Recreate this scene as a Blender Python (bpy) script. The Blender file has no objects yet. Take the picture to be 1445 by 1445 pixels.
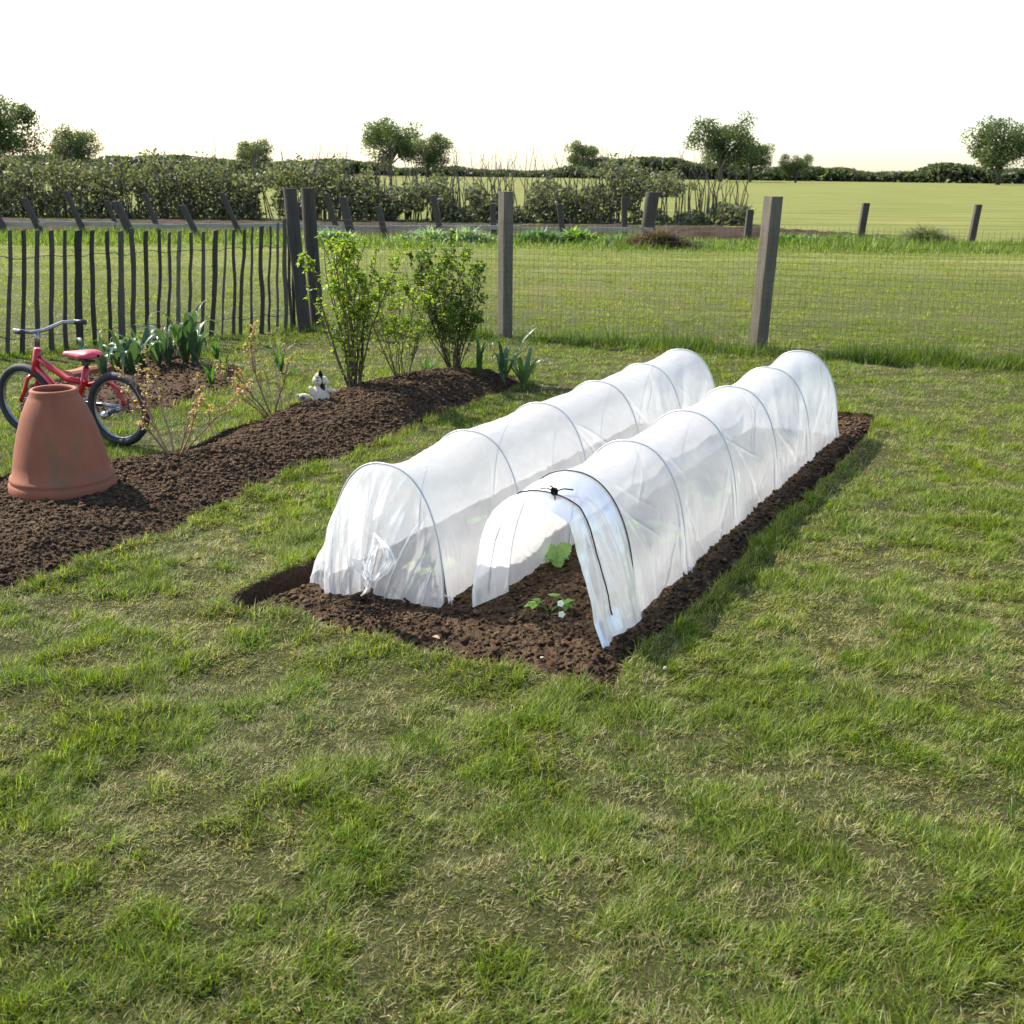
import bpy, math, random
import numpy as np
from mathutils import Vector, Matrix, noise as mnoise

# ------------------------------------------------------------------ basics
sc = bpy.context.scene
COL = sc.collection
rng = np.random.default_rng(7)
random.seed(7)
PI = math.pi
# camera measured from the photograph (in pixels of a 1445 px square frame)
F, PITCH, ROLL, CAMH, CX = 1588.4, 0.2951, 0.013, 1.4172, 722.5


def at(u, v, z=0.0):
    """point of the world at height z seen at pixel (u, v)"""
    u, v = u - CX, v - CX
    c, s = math.cos(ROLL), math.sin(ROLL)
    u, v = c * u + s * v, -s * u + c * v
    d = np.array([u / F, math.cos(PITCH) - v / F * math.sin(PITCH), -math.sin(PITCH) - v / F * math.cos(PITCH)])
    t = (z - CAMH) / d[2]
    return np.array([d[0] * t, d[1] * t, z])


def at_y(u, v, Y):
    """point of the world at distance Y seen at pixel (u, v)"""
    u, v = u - CX, v - CX
    c, s = math.cos(ROLL), math.sin(ROLL)
    u, v = c * u + s * v, -s * u + c * v
    d = np.array([u / F, math.cos(PITCH) - v / F * math.sin(PITCH), -math.sin(PITCH) - v / F * math.cos(PITCH)])
    t = Y / d[1]
    return np.array([d[0] * t, Y, CAMH + d[2] * t])


# ------------------------------------------------------------------ numpy noise
_perm = np.random.default_rng(3).permutation(512)
_perm = np.concatenate([_perm, _perm, _perm])
_val = np.random.default_rng(5).random(512) * 2 - 1


def vnoise(x, y):
    xi = np.floor(x).astype(np.int64); yi = np.floor(y).astype(np.int64)
    fx = x - xi; fy = y - yi
    fx = fx * fx * (3 - 2 * fx); fy = fy * fy * (3 - 2 * fy)
    def h(a, b): return _val[_perm[(_perm[a & 511] + b) & 511] & 511]
    return (h(xi, yi) * (1 - fx) + h(xi + 1, yi) * fx) * (1 - fy) + (h(xi, yi + 1) * (1 - fx) + h(xi + 1, yi + 1) * fx) * fy


def fbm(x, y, o=4, g=.5):
    a, r, t = 1., 0., 0.
    for i in range(o):
        r = r + a * vnoise(x + 17.3 * i, y - 9.1 * i); t += a; a *= g; x = x * 2.03; y = y * 2.03
    return r / t


def smooth(a, b, x):
    t = np.clip((x - a) / (b - a), 0, 1)
    return t * t * (3 - 2 * t)


# ------------------------------------------------------------------ mesh helpers
class G:
    """collects vertices, triangles, quads and a colour per vertex"""
    def __init__(s): s.v = []; s.t = []; s.q = []; s.c = []; s.n = 0

    def add(s, V, T=None, Q=None, c=(1, 1, 1)):
        V = np.asarray(V, float).reshape(-1, 3)
        if T is not None and len(T): s.t.append(np.asarray(T, np.int64) + s.n)
        if Q is not None and len(Q): s.q.append(np.asarray(Q, np.int64) + s.n)
        c = np.asarray(c, float)
        if c.ndim == 1: c = np.tile(c[:3], (len(V), 1))
        s.v.append(V); s.c.append(c[:, :3]); s.n += len(V)
        return s

    def tube(s, pts, rad, n=6, c=(1, 1, 1), cap=True):
        pts = np.asarray(pts, float); m = len(pts)
        rad = np.broadcast_to(np.asarray(rad, float), (m,))
        T = np.gradient(pts, axis=0); T /= np.linalg.norm(T, axis=1)[:, None] + 1e-12
        up = np.array([0, 0, 1.]) if abs(T[0][2]) < .9 else np.array([1., 0, 0])
        A = np.cross(T[0], up); A /= np.linalg.norm(A)
        As = []
        for i in range(m):
            A = A - T[i] * A.dot(T[i]); A /= np.linalg.norm(A) + 1e-12; As.append(A)
        As = np.array(As); B = np.cross(T, As)
        an = np.linspace(0, 2 * PI, n, endpoint=False)
        V = pts[:, None] + rad[:, None, None] * (As[:, None] * np.cos(an)[None, :, None] + B[:, None] * np.sin(an)[None, :, None])
        V = V.reshape(-1, 3)
        i = np.arange(m - 1)[:, None] * n; j = np.arange(n)[None]; k = (j + 1) % n
        Q = np.stack([i + j, i + k, i + n + k, i + n + j], -1).reshape(-1, 4)
        if cap:
            V = np.vstack([V, pts[:1], pts[-1:]]); j = np.arange(n); k = (j + 1) % n
            T3 = np.vstack([np.stack([np.full(n, m * n), k, j], 1), np.stack([np.full(n, m * n + 1), (m - 1) * n + j, (m - 1) * n + k], 1)])
        else: T3 = None
        return s.add(V, T3, Q, c)

    def box(s, c0, size, rz=0, c=(1, 1, 1)):
        x, y, z = np.array(size) / 2
        V = np.array([[a * x, b * y, d * z] for a in (-1, 1) for b in (-1, 1) for d in (-1, 1)], float)
        r = np.array([[math.cos(rz), -math.sin(rz), 0], [math.sin(rz), math.cos(rz), 0], [0, 0, 1]])
        return s.add(V @ r.T + np.array(c0), None, [[0, 1, 3, 2], [4, 6, 7, 5], [0, 4, 5, 1], [2, 3, 7, 6], [0, 2, 6, 4], [1, 5, 7, 3]], c)

    def grid(s, P, c=(1, 1, 1), closed=False):
        P = np.asarray(P, float); m, n = P.shape[:2]
        i, j = np.meshgrid(np.arange(m - 1), np.arange(n - 1 if not closed else n), indexing='ij')
        k = (j + 1) % n
        Q = np.stack([i * n + j, i * n + k, (i + 1) * n + k, (i + 1) * n + j], -1).reshape(-1, 4)
        cc = np.asarray(c, float)
        return s.add(P.reshape(-1, 3), None, Q, cc if cc.ndim == 1 else cc.reshape(-1, 3))

    def build(s, name, mat, parent=None, smooth=True, loc=None):
        V = np.vstack(s.v).astype(np.float32); C = np.vstack(s.c)
        if loc is not None: V = V - np.asarray(loc, np.float32)
        T = np.vstack(s.t) if s.t else np.zeros((0, 3), np.int64)
        Q = np.vstack(s.q) if s.q else np.zeros((0, 4), np.int64)
        me = bpy.data.meshes.new(name)
        me.vertices.add(len(V)); me.vertices.foreach_set('co', V.ravel())
        me.loops.add(T.size + Q.size)
        me.loops.foreach_set('vertex_index', np.concatenate([T.ravel(), Q.ravel()]).astype(np.int32))
        me.polygons.add(len(T) + len(Q))
        st = np.concatenate([np.arange(len(T)) * 3, T.size + np.arange(len(Q)) * 4]).astype(np.int32)
        me.polygons.foreach_set('loop_start', st)
        me.polygons.foreach_set('use_smooth', np.full(len(st), smooth, bool))
        a = me.color_attributes.new('Col', 'FLOAT_COLOR', 'POINT')
        a.data.foreach_set('color', np.hstack([C, np.ones((len(C), 1))]).astype(np.float32).ravel())
        me.update(calc_edges=True)
        me.materials.append(mat)
        o = bpy.data.objects.new(name, me); COL.objects.link(o)
        if loc is not None: o.location = loc
        if parent is not None: o.parent = parent
        return o


def tag(o, label=None, cat=None, group=None, kind=None):
    if label: o['label'] = label
    if cat: o['category'] = cat
    if group: o['group'] = group
    if kind: o['kind'] = kind
    return o


def thing(name, loc, label, cat, group=None, rz=0):
    o = bpy.data.objects.new(name, None); COL.objects.link(o)
    o.location = [float(a) for a in loc]; o.rotation_euler = (0, 0, rz); o.empty_display_size = .1
    return tag(o, label, cat, group)


# ------------------------------------------------------------------ materials
def new_mat(name):
    m = bpy.data.materials.new(name); m.use_nodes = True
    nt = m.node_tree; nt.nodes.clear()
    return m, nt, nt.nodes, nt.links


def ramp(N, L, fac, stops):
    r = N.new('ShaderNodeValToRGB'); e = r.color_ramp.elements
    e[0].position, e[0].color = stops[0][0], (*stops[0][1], 1)
    e[1].position, e[1].color = stops[-1][0], (*stops[-1][1], 1)
    for p, c in stops[1:-1]:
        x = e.new(p); x.color = (*c, 1)
    L.new(fac, r.inputs[0]); return r.outputs[0]


def nz(N, L, scale, detail=4, rough=.6, vec=None, dist=0.):
    n = N.new('ShaderNodeTexNoise'); n.inputs['Scale'].default_value = scale; n.inputs['Detail'].default_value = detail
    n.inputs['Roughness'].default_value = rough; n.inputs['Distortion'].default_value = dist
    if vec is None:
        g = N.new('ShaderNodeNewGeometry'); vec = g.outputs['Position']
    L.new(vec, n.inputs['Vector']); return n.outputs['Fac']


def mulc(N, L, a, b, t='MULTIPLY', f=1.):
    m = N.new('ShaderNodeMix'); m.data_type = 'RGBA'; m.blend_type = t; m.inputs[0].default_value = f
    for s, x in ((6, a), (7, b)):
        if hasattr(x, 'type') and hasattr(x, 'node'): L.new(x, m.inputs[s])
        else: m.inputs[s].default_value = (*x, 1)
    return m.outputs[2]


def scaled(N, L, sx, sy, sz, obj=True):
    g = N.new('ShaderNodeTexCoord' if obj else 'ShaderNodeNewGeometry'); mp = N.new('ShaderNodeMapping')
    L.new(g.outputs['Object' if obj else 'Position'], mp.inputs[0]); mp.inputs['Scale'].default_value = (sx, sy, sz)
    return mp.outputs[0]


def leaf_mat(name, rough=.45, trans=.4, spec=.4, var=.25, nscale=40):
    m, nt, N, L = new_mat(name)
    a = N.new('ShaderNodeAttribute'); a.attribute_name = 'Col'
    n = nz(N, L, nscale, 3)
    g = ramp(N, L, n, [(.3, (1 - var,) * 3), (.7, (1 + var,) * 3)])
    c = mulc(N, L, a.outputs['Color'], g)
    p = N.new('ShaderNodeBsdfPrincipled'); p.inputs['Roughness'].default_value = rough
    p.inputs['Specular IOR Level'].default_value = spec
    L.new(c, p.inputs['Base Color'])
    t = N.new('ShaderNodeBsdfTranslucent'); L.new(mulc(N, L, c, (1.35, 1.5, .55)), t.inputs['Color'])
    x = N.new('ShaderNodeMixShader'); x.inputs[0].default_value = trans
    L.new(p.outputs[0], x.inputs[1]); L.new(t.outputs[0], x.inputs[2])
    o = N.new('ShaderNodeOutputMaterial'); L.new(x.outputs[0], o.inputs[0])
    return m


def solid(name, col, rough=.6, metal=0., var=.2, nscale=12, bump=0., bscale=60, attr=False, stretch=None, spec=.5, stain=None):
    m, nt, N, L = new_mat(name)
    vec = scaled(N, L, *(stretch or (1, 1, 1)))
    n = nz(N, L, nscale, 6, .65, vec)
    g = ramp(N, L, n, [(.25, tuple(1 - var for _ in range(3))), (.75, tuple(1 + var for _ in range(3)))])
    if attr:
        a = N.new('ShaderNodeAttribute'); a.attribute_name = 'Col'; base = mulc(N, L, a.outputs['Color'], col)
    else: base = col
    c = mulc(N, L, g, base)
    if stain:
        sn = nz(N, L, stain[1], 5, .7, vec)
        fac = ramp(N, L, sn, [(stain[2], (0, 0, 0)), (stain[2] + .15, (1, 1, 1))])
        mx = N.new('ShaderNodeMix'); mx.data_type = 'RGBA'; L.new(fac, mx.inputs[0]); L.new(c, mx.inputs[6]); mx.inputs[7].default_value = (*stain[0], 1)
        c = mx.outputs[2]
    p = N.new('ShaderNodeBsdfPrincipled'); p.inputs['Roughness'].default_value = rough; p.inputs['Metallic'].default_value = metal
    p.inputs['Specular IOR Level'].default_value = spec
    L.new(c, p.inputs['Base Color'])
    if bump:
        b = N.new('ShaderNodeBump'); b.inputs['Strength'].default_value = bump; b.inputs['Distance'].default_value = .004
        L.new(nz(N, L, bscale, 6, .7, vec), b.inputs['Height']); L.new(b.outputs[0], p.inputs['Normal'])
    o = N.new('ShaderNodeOutputMaterial'); L.new(p.outputs[0], o.inputs[0])
    return m


def soil_mat():
    m, nt, N, L = new_mat('soil')
    a = N.new('ShaderNodeAttribute'); a.attribute_name = 'Col'
    c1 = ramp(N, L, nz(N, L, 14, 6, .7), [(.3, (.052, .032, .018)), (.55, (.090, .056, .031)), (.75, (.132, .086, .051))])
    c2 = ramp(N, L, nz(N, L, 220, 4, .7), [(.3, (.5, .48, .46)), (.6, (1.1, 1.1, 1.1)), (.8, (1.9, 1.8, 1.7))])
    c = mulc(N, L, mulc(N, L, c1, c2), a.outputs['Color'])
    p = N.new('ShaderNodeBsdfPrincipled'); p.inputs['Roughness'].default_value = .95; p.inputs['Specular IOR Level'].default_value = .15
    L.new(c, p.inputs['Base Color'])
    b = N.new('ShaderNodeBump'); b.inputs['Strength'].default_value = 1; b.inputs['Distance'].default_value = .006
    L.new(nz(N, L, 150, 6, .75), b.inputs['Height']); L.new(b.outputs[0], p.inputs['Normal'])
    o = N.new('ShaderNodeOutputMaterial'); L.new(p.outputs[0], o.inputs[0])
    return m


def lawn_mat():
    m, nt, N, L = new_mat('lawn')
    g = N.new('ShaderNodeNewGeometry'); P = g.outputs['Position']
    near = ramp(N, L, nz(N, L, 60, 6, .75, P), [(.3, (.026, .028, .009)), (.5, (.060, .064, .018)), (.7, (.12, .11, .045))])
    st = N.new('ShaderNodeMapping'); L.new(P, st.inputs[0]); st.inputs['Scale'].default_value = (.12, .9, 1); st.inputs['Rotation'].default_value = (0, 0, -.05)
    big = ramp(N, L, nz(N, L, 1.1, 5, .6, st.outputs[0]), [(.35, (.095, .11, .022)), (.5, (.145, .155, .035)), (.65, (.22, .205, .065))])
    fine = ramp(N, L, nz(N, L, 9, 6, .8, P), [(.3, (.65, .7, .6)), (.7, (1.3, 1.25, 1.3))])
    far = mulc(N, L, big, fine)
    sp = N.new('ShaderNodeSeparateXYZ'); L.new(P, sp.inputs[0])
    mr = N.new('ShaderNodeMapRange'); mr.inputs[1].default_value = 9; mr.inputs[2].default_value = 20
    L.new(sp.outputs[1], mr.inputs[0])
    mx = N.new('ShaderNodeMix'); mx.data_type = 'RGBA'; L.new(mr.outputs[0], mx.inputs[0]); L.new(near, mx.inputs[6]); L.new(far, mx.inputs[7])
    a = N.new('ShaderNodeAttribute'); a.attribute_name = 'Col'
    c = mulc(N, L, mx.outputs[2], a.outputs['Color'])
    p = N.new('ShaderNodeBsdfPrincipled'); p.inputs['Roughness'].default_value = .9; p.inputs['Specular IOR Level'].default_value = .1
    L.new(c, p.inputs['Base Color'])
    b = N.new('ShaderNodeBump'); b.inputs['Strength'].default_value = 1; b.inputs['Distance'].default_value = .02
    L.new(nz(N, L, 70, 6, .75, P), b.inputs['Height']); L.new(b.outputs[0], p.inputs['Normal'])
    o = N.new('ShaderNodeOutputMaterial'); L.new(p.outputs[0], o.inputs[0])
    return m


def film_mat(name='film', clear=.2):
    m, nt, N, L = new_mat(name)
    vec = scaled(N, L, 1, 1, 1)
    v2 = nz(N, L, 5, 5, .6, vec, .6)
    fac = N.new('ShaderNodeMapRange'); L.new(v2, fac.inputs[0]); fac.inputs[1].default_value = .3; fac.inputs[2].default_value = .7
    fac.inputs[3].default_value = clear * .85; fac.inputs[4].default_value = clear * 1.15
    d = N.new('ShaderNodeBsdfDiffuse'); d.inputs[0].default_value = (.77, .77, .78, 1)
    t = N.new('ShaderNodeBsdfTranslucent'); t.inputs[0].default_value = (.89, .89, .89, 1)
    b = N.new('ShaderNodeBump'); b.inputs['Strength'].default_value = .8; b.inputs['Distance'].default_value = .004
    L.new(nz(N, L, 26, 5, .6, vec, 1.2), b.inputs['Height'])
    gl = N.new('ShaderNodeBsdfGlossy'); gl.inputs['Roughness'].default_value = .36; gl.inputs[0].default_value = (1, 1, 1, 1)
    L.new(b.outputs[0], gl.inputs['Normal']); L.new(b.outputs[0], d.inputs['Normal'])
    tr = N.new('ShaderNodeBsdfTransparent'); tr.inputs[0].default_value = (.97, .975, .98, 1)
    m1 = N.new('ShaderNodeMixShader'); m1.inputs[0].default_value = .68; L.new(d.outputs[0], m1.inputs[1]); L.new(t.outputs[0], m1.inputs[2])
    m2 = N.new('ShaderNodeMixShader'); L.new(fac.outputs[0], m2.inputs[0]); L.new(m1.outputs[0], m2.inputs[1]); L.new(tr.outputs[0], m2.inputs[2])
    fr = N.new('ShaderNodeFresnel'); fr.inputs[0].default_value = 1.5; L.new(b.outputs[0], fr.inputs['Normal'])
    fm = N.new('ShaderNodeMath'); fm.operation = 'MULTIPLY'; fm.inputs[1].default_value = .42; L.new(fr.outputs[0], fm.inputs[0])
    m3 = N.new('ShaderNodeMixShader'); L.new(fm.outputs[0], m3.inputs[0]); L.new(m2.outputs[0], m3.inputs[1]); L.new(gl.outputs[0], m3.inputs[2])
    o = N.new('ShaderNodeOutputMaterial'); L.new(m3.outputs[0], o.inputs[0])
    return m


M = dict(
    soil=soil_mat(), lawn=lawn_mat(), film=film_mat('film', .40), film_end=film_mat('film_end', .47),
    grass=leaf_mat('grass_blades', .5, .42, .20, .15, 30), leaf=leaf_mat('leaves', .5, .42, .28, .2, 60),
    leek=leaf_mat('leek_leaves', .35, .25, .6, .15, 30),
    twig=solid('twig', (1, 1, 1), .8, attr=True, var=.3, nscale=40, bump=.4),
    wood=solid('weathered_wood', (.135, .112, .078), .85, var=.35, nscale=9, stretch=(6, 6, .6), bump=.8, bscale=40, stain=((.07, .075, .045), 3.2, .56)),
    dark_wood=solid('dark_wood', (.055, .045, .035), .9, var=.4, nscale=9, stretch=(6, 6, .6), bump=.8, bscale=40),
    pale_wood=solid('pale_wood', (1, 1, 1), .88, attr=True, var=.38, nscale=10, stretch=(8, 8, .7), bump=.8, bscale=50),
    rail=solid('rail_wood', (.30, .28, .23), .8, var=.3, nscale=4, stretch=(.5, 5, 5), bump=.5),
    wire=solid('wire', (.06, .06, .055), .7, .2, var=.1),
    hoop=solid('hoop', (.55, .56, .57), .35, .2, var=.08), hoop_dark=solid('hoop_dark', (.035, .04, .045), .4, 0, var=.1),
    cord=solid('cord', (.010, .010, .010), .9, spec=.08, var=.2, nscale=200, bump=.6, bscale=400),
    terracotta=solid('terracotta', (.255, .080, .036), .8, var=.32, nscale=5, bump=.35, bscale=90, stain=((.15, .095, .05), 3.4, .56), stretch=(1, 1, .45)),
    brick=solid('brick', (.34, .13, .075), .9, var=.3, nscale=18, bump=.8, bscale=60),
    red=solid('red_paint', (.42, .012, .02), .3, var=.12, nscale=20, stain=((.16, .02, .02), 14, .66)),
    saddle=solid('saddle', (.50, .045, .075), .42, var=.12, nscale=30, bump=.15, bscale=150),
    rubber=solid('rubber', (.022, .022, .024), .75, var=.3, nscale=60, bump=.5, bscale=120),
    chrome=solid('dull_chrome', (.30, .30, .31), .35, .9, var=.3, nscale=30), black=solid('black_plastic', (.02, .02, .022), .5),
    plush=solid('plush', (1, 1, 1), .95, attr=True, var=.15, nscale=70, bump=1, bscale=220, spec=.1),
    stone=solid('stone', (.33, .29, .23), .85, var=.25, nscale=40, bump=.6),
    petal=leaf_mat('petal', .5, .35, .2, .05),
)

# ------------------------------------------------------------------ outlines of the beds (on the ground)
TH = .481
AX = np.array([math.sin(TH), math.cos(TH), 0]); BX = np.array([math.cos(TH), -math.sin(TH), 0])
L0 = np.array([-.4385, 3.7032, 0]); R0 = np.array([.1992, 3.5891, 0])
SL = [0, .590, 1.215, 1.825, 2.42, 3.0]; SR = [0, .500, 1.13, 1.77, 2.385, 3.03]


def px(lst): return np.array([at(u, v)[:2] for u, v in lst])


main_bed = px([(314, 856), (345, 862), (372, 868), (405, 872), (430, 880), (470, 888), (505, 893), (540, 903), (575, 912), (600, 925), (650, 934), (700, 946), (745, 952), (785, 966), (830, 975),
               (862, 976), (880, 962), (884, 940), (903, 918), (935, 895), (962, 880), (1000, 838), (1030, 812), (1062, 775), (1105, 735), (1150, 693), (1180, 660), (1213, 630), (1243, 588), (1200, 584)])
main_bed = np.vstack([main_bed, [(L0 + AX * 3.3 - BX * .36)[:2], (L0 + AX * 1.6 - BX * .37)[:2]], px([(440, 798), (400, 814), (350, 834)])])
left_bed = px([(40, 835), (103, 806), (166, 777), (233, 759), (266, 742), (273, 730), (321, 715), (383, 682), (421, 667), (459, 653), (494, 640), (546, 619), (598, 598), (650, 577), (684, 562), (720, 551), (742, 545),
               (746, 541), (728, 533), (690, 530), (650, 524), (600, 530), (560, 535), (500, 550), (470, 556), (440, 564), (405, 578), (380, 588), (330, 605), (280, 627), (240, 640), (200, 648), (160, 650), (103, 660), (20, 672), (-80, 700), (-120, 800), (-60, 860)])
back_bed = px([(40, 545), (103, 531), (160, 523), (205, 512), (250, 505), (285, 507), (310, 515), (345, 520), (338, 535), (322, 550), (300, 556), (285, 560), (262, 575), (232, 582), (185, 588), (150, 592), (100, 600), (60, 605), (20, 590)])


def sdist(poly, X, Y):
    """signed distance, negative inside"""
    shp = X.shape; X = X.ravel(); Y = Y.ravel()
    lo = poly.min(0) - .6; hi = poly.max(0) + .6
    out = np.full(X.shape, 9.); idx = np.where((X > lo[0]) & (X < hi[0]) & (Y > lo[1]) & (Y < hi[1]))[0]
    x, y = X[idx], Y[idx]; d = np.full(len(idx), 1e9); ins = np.zeros(len(idx), bool)
    n = len(poly)
    for i in range(n):
        a = poly[i]; b = poly[(i + 1) % n]; e = b - a
        t = np.clip(((x - a[0]) * e[0] + (y - a[1]) * e[1]) / (e @ e), 0, 1)
        d = np.minimum(d, (x - a[0] - t * e[0]) ** 2 + (y - a[1] - t * e[1]) ** 2)
        if a[1] != b[1]:
            c = ((a[1] > y) != (b[1] > y)) & (x < e[0] * (y - a[1]) / e[1] + a[0]); ins ^= c
    out[idx] = np.where(ins, -1, 1) * np.sqrt(d)
    return out.reshape(shp)


def sd_beds(X, Y):
    w = .03 * fbm(X * 9, Y * 9, 3)
    return [sdist(p, X, Y) + w for p in (main_bed, left_bed, back_bed)]


def lawn_z(X, Y, sds=None):
    z = .016 * fbm(X * 1.3, Y * 1.3, 4) * np.clip(12 / np.maximum(Y, 1), 0, 1) + .015 * fbm(X * 8, Y * 8, 3)
    if sds is None: sds = sd_beds(X, Y)
    s = np.minimum(np.minimum(sds[0], sds[1]), sds[2])
    return z - .16 * smooth(.0, -.05, s) + .012 * smooth(.12, 0, s) * smooth(-.02, .0, s)


def h_main(x, y):
    d = sdist(main_bed, x, y)
    rx = (x - R0[0]) * BX[0] + (y - R0[1]) * BX[1]; rs = (x - R0[0]) * AX[0] + (y - R0[1]) * AX[1]
    z = -.05 + .045 * smooth(0, -.14, d)
    z += .028 * np.exp(-((rx - .30) / .06) ** 2) * smooth(.2, .8, rs)            # soil banked against the cover
    z -= .016 * np.exp(-(((rs + .05) / .35) ** 2 + ((rx + .98) / .16) ** 2))      # deeper cut corner
    return z


def h_left(x, y):
    d = sdist(left_bed, x, y)
    return -.012 + (.055 + .05 * smooth(5.2, 6.6, y)) * smooth(.0, -.30, d) + .03 * fbm(x * 1.7, y * 1.7, 3)


def h_back(x, y):
    d = sdist(back_bed, x, y)
    return -.02 + .05 * smooth(0, -.25, d)


def clod_noise(x, y):
    a = np.abs(fbm(x * 22, y * 22, 3)) ; b = fbm(x * 60, y * 60, 3); c = vnoise(x * 150, y * 150)
    return .015 * (a - .2) + .010 * b + .005 * c


# icospheres for clods
def ico(sub):
    import bmesh
    bm = bmesh.new(); bmesh.ops.create_icosphere(bm, subdivisions=sub, radius=1)
    V = np.array([v.co[:] for v in bm.verts]); T = np.array([[v.index for v in f.verts] for f in bm.faces]); bm.free(); return V, T


ICO1, ICO2 = ico(1), ico(2)


def lumps(g, P, R, col, big=False, flat=.7, rough_=.35):
    V0, T0 = ICO2 if big else ICO1
    n = len(P); nv = len(V0)
    var = []
    for k in range(8):
        r = np.random.default_rng(k)
        q = V0 * (1 + .22 * np.sin(V0 @ r.normal(0, 2.2, (3, 3)) + r.random(3) * 6).sum(1, keepdims=True) * rough_ + .20 * np.sin(V0 @ r.normal(0, 6, (3, 3)) + r.random(3) * 6).sum(1, keepdims=True) * rough_ + r.normal(0, .10, (nv, 1)) * rough_)
        var.append(q)
    var = np.array(var)[rng.integers(0, 8, n)]
    an = rng.random(n) * 2 * PI; c, s = np.cos(an), np.sin(an)
    st = rng.uniform(.7, 1.3, (n, 3)); st[:, 2] *= flat
    v = var * st[:, None] * R[:, None, None]
    x = v[..., 0] * c[:, None] - v[..., 1] * s[:, None]; y = v[..., 0] * s[:, None] + v[..., 1] * c[:, None]
    v = np.stack([x, y, v[..., 2]], -1) + P[:, None]
    T = (T0[None] + (np.arange(n) * nv)[:, None, None]).reshape(-1, 3)
    g.add(v.reshape(-1, 3), T, None, np.repeat(col, nv, 0))


def soil_bed(name, poly, hf, step, nclod, label, lim=None, tint=(1, 1, 1)):
    lo = poly.min(0) - .05; hi = poly.max(0) + .05
    if lim: lo = np.maximum(lo, lim[:2]); hi = np.minimum(hi, lim[2:])
    xs = np.arange(lo[0], hi[0], step); ys = np.arange(lo[1], hi[1], step)
    X, Y = np.meshgrid(xs, ys, indexing='ij')
    X = X + rng.uniform(-.2, .2, X.shape) * step; Y = Y + rng.uniform(-.2, .2, X.shape) * step
    sd = sdist(poly, X, Y) + .03 * fbm(X * 9, Y * 9, 3)
    Z = hf(X, Y) + clod_noise(X, Y)
    keep = sd < .035
    idx = -np.ones(X.shape, np.int64); idx[keep] = np.arange(keep.sum())
    q = np.stack([idx[:-1, :-1], idx[1:, :-1], idx[1:, 1:], idx[:-1, 1:]], -1).reshape(-1, 4); q = q[(q >= 0).all(1)]
    V = np.stack([X[keep], Y[keep], Z[keep]], -1)
    g = G(); g.add(V, None, q, tint)
    # clods
    P = rng.uniform(lo, hi, (nclod * 4, 2)); sdp = sdist(poly, P[:, 0], P[:, 1]); 
    w = np.clip((5.0 / P[:, 1]) ** 1.2, .2, 1)
    P = P[(sdp < .015) & (rng.random(len(P)) < w)][:nclod]
    R = .0018 + .0070 * rng.random(len(P)) ** 4.5; R *= np.clip(P[:, 1] / 4, 1, 1.35)
    big = rng.random(len(P)) < .022; R[big] = rng.uniform(.006, .0125, big.sum())
    z = hf(P[:, 0], P[:, 1]) + clod_noise(P[:, 0], P[:, 1]) + R * .25
    tone = rng.uniform(.75, 1.35, (len(P), 1)) * np.array(tint)[None]
    sp = rng.random(len(P)) < .012; tone[sp] = np.array([5.5, 6.5, 7.5]) * rng.uniform(.5, 1.1, (sp.sum(), 1)); R[sp] *= .45
    PP = np.column_stack([P, z]); b = R > .006
    lumps(g, PP[~b], R[~b], tone[~b], rough_=.9); lumps(g, PP[b], R[b], tone[b], True, rough_=1.)
    # straw bits and root ends
    k = int(len(P) * .012); Q = PP[rng.integers(0, len(PP), k)]
    for p in Q:
        a = rng.random() * 2 * PI; l = rng.uniform(.008, .028)
        d = np.array([math.cos(a), math.sin(a), rng.uniform(-.1, .5)]) * l
        g.tube([p + [0, 0, .006], p + d * .5 + [0, 0, .01], p + d + [0, 0, .006]], [.0007, .0006, .0003], 3, np.array([5, 6.5, 6.5]) * rng.uniform(.5, 1.2), False)
    return tag(g.build(name, M['soil'], smooth=True), label, kind='structure')


soil_bed('tunnel_bed_soil', main_bed, h_main, .0055, 62000, 'dark brown crumbly soil of the cut bed under the tunnels')
soil_bed('flower_bed_soil', left_bed, h_left, .009, 60000, 'heaped dark brown soil of the long curved bed with bushes', tint=(.98, 1.0, 1.02))
soil_bed('border_bed_soil', back_bed, h_back, .02, 9000, 'brown soil of the small bed behind the bicycle', tint=(1.05, 1.05, 1.05))

# ------------------------------------------------------------------ lawn sheet
def axis(a, b, core_a, core_b, step, grow=1.16):
    c = list(np.arange(core_a, core_b, step)); s = step; x = c[-1]
    while x < b: s = min(s * grow, 60); x += s; c.append(x)
    s = step; x = core_a; pre = []
    while x > a: s = min(s * grow, 60); x -= s; pre.append(x)
    return np.array(pre[::-1] + c)


xs = axis(-1500, 1500, -4.2, 4.6, .022); ys = axis(-40, 2500, 1.0, 9.6, .022)
X, Y = np.meshgrid(xs, ys, indexing='ij'); sds = sd_beds(X, Y); Z = lawn_z(X, Y, sds)
cut = smooth(.012, -.004, np.minimum(np.minimum(sds[0], sds[1]), sds[2]))[..., None]          # bare earth on the cut edge
g = G(); g.grid(np.stack([X, Y, Z], -1), np.array([1., 1, 1]) * (1 - cut) + np.array([1.3, .72, 1.5]) * cut)
tag(g.build('lawn', M['lawn']), 'mown green lawn running out to the fields', kind='structure')

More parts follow.
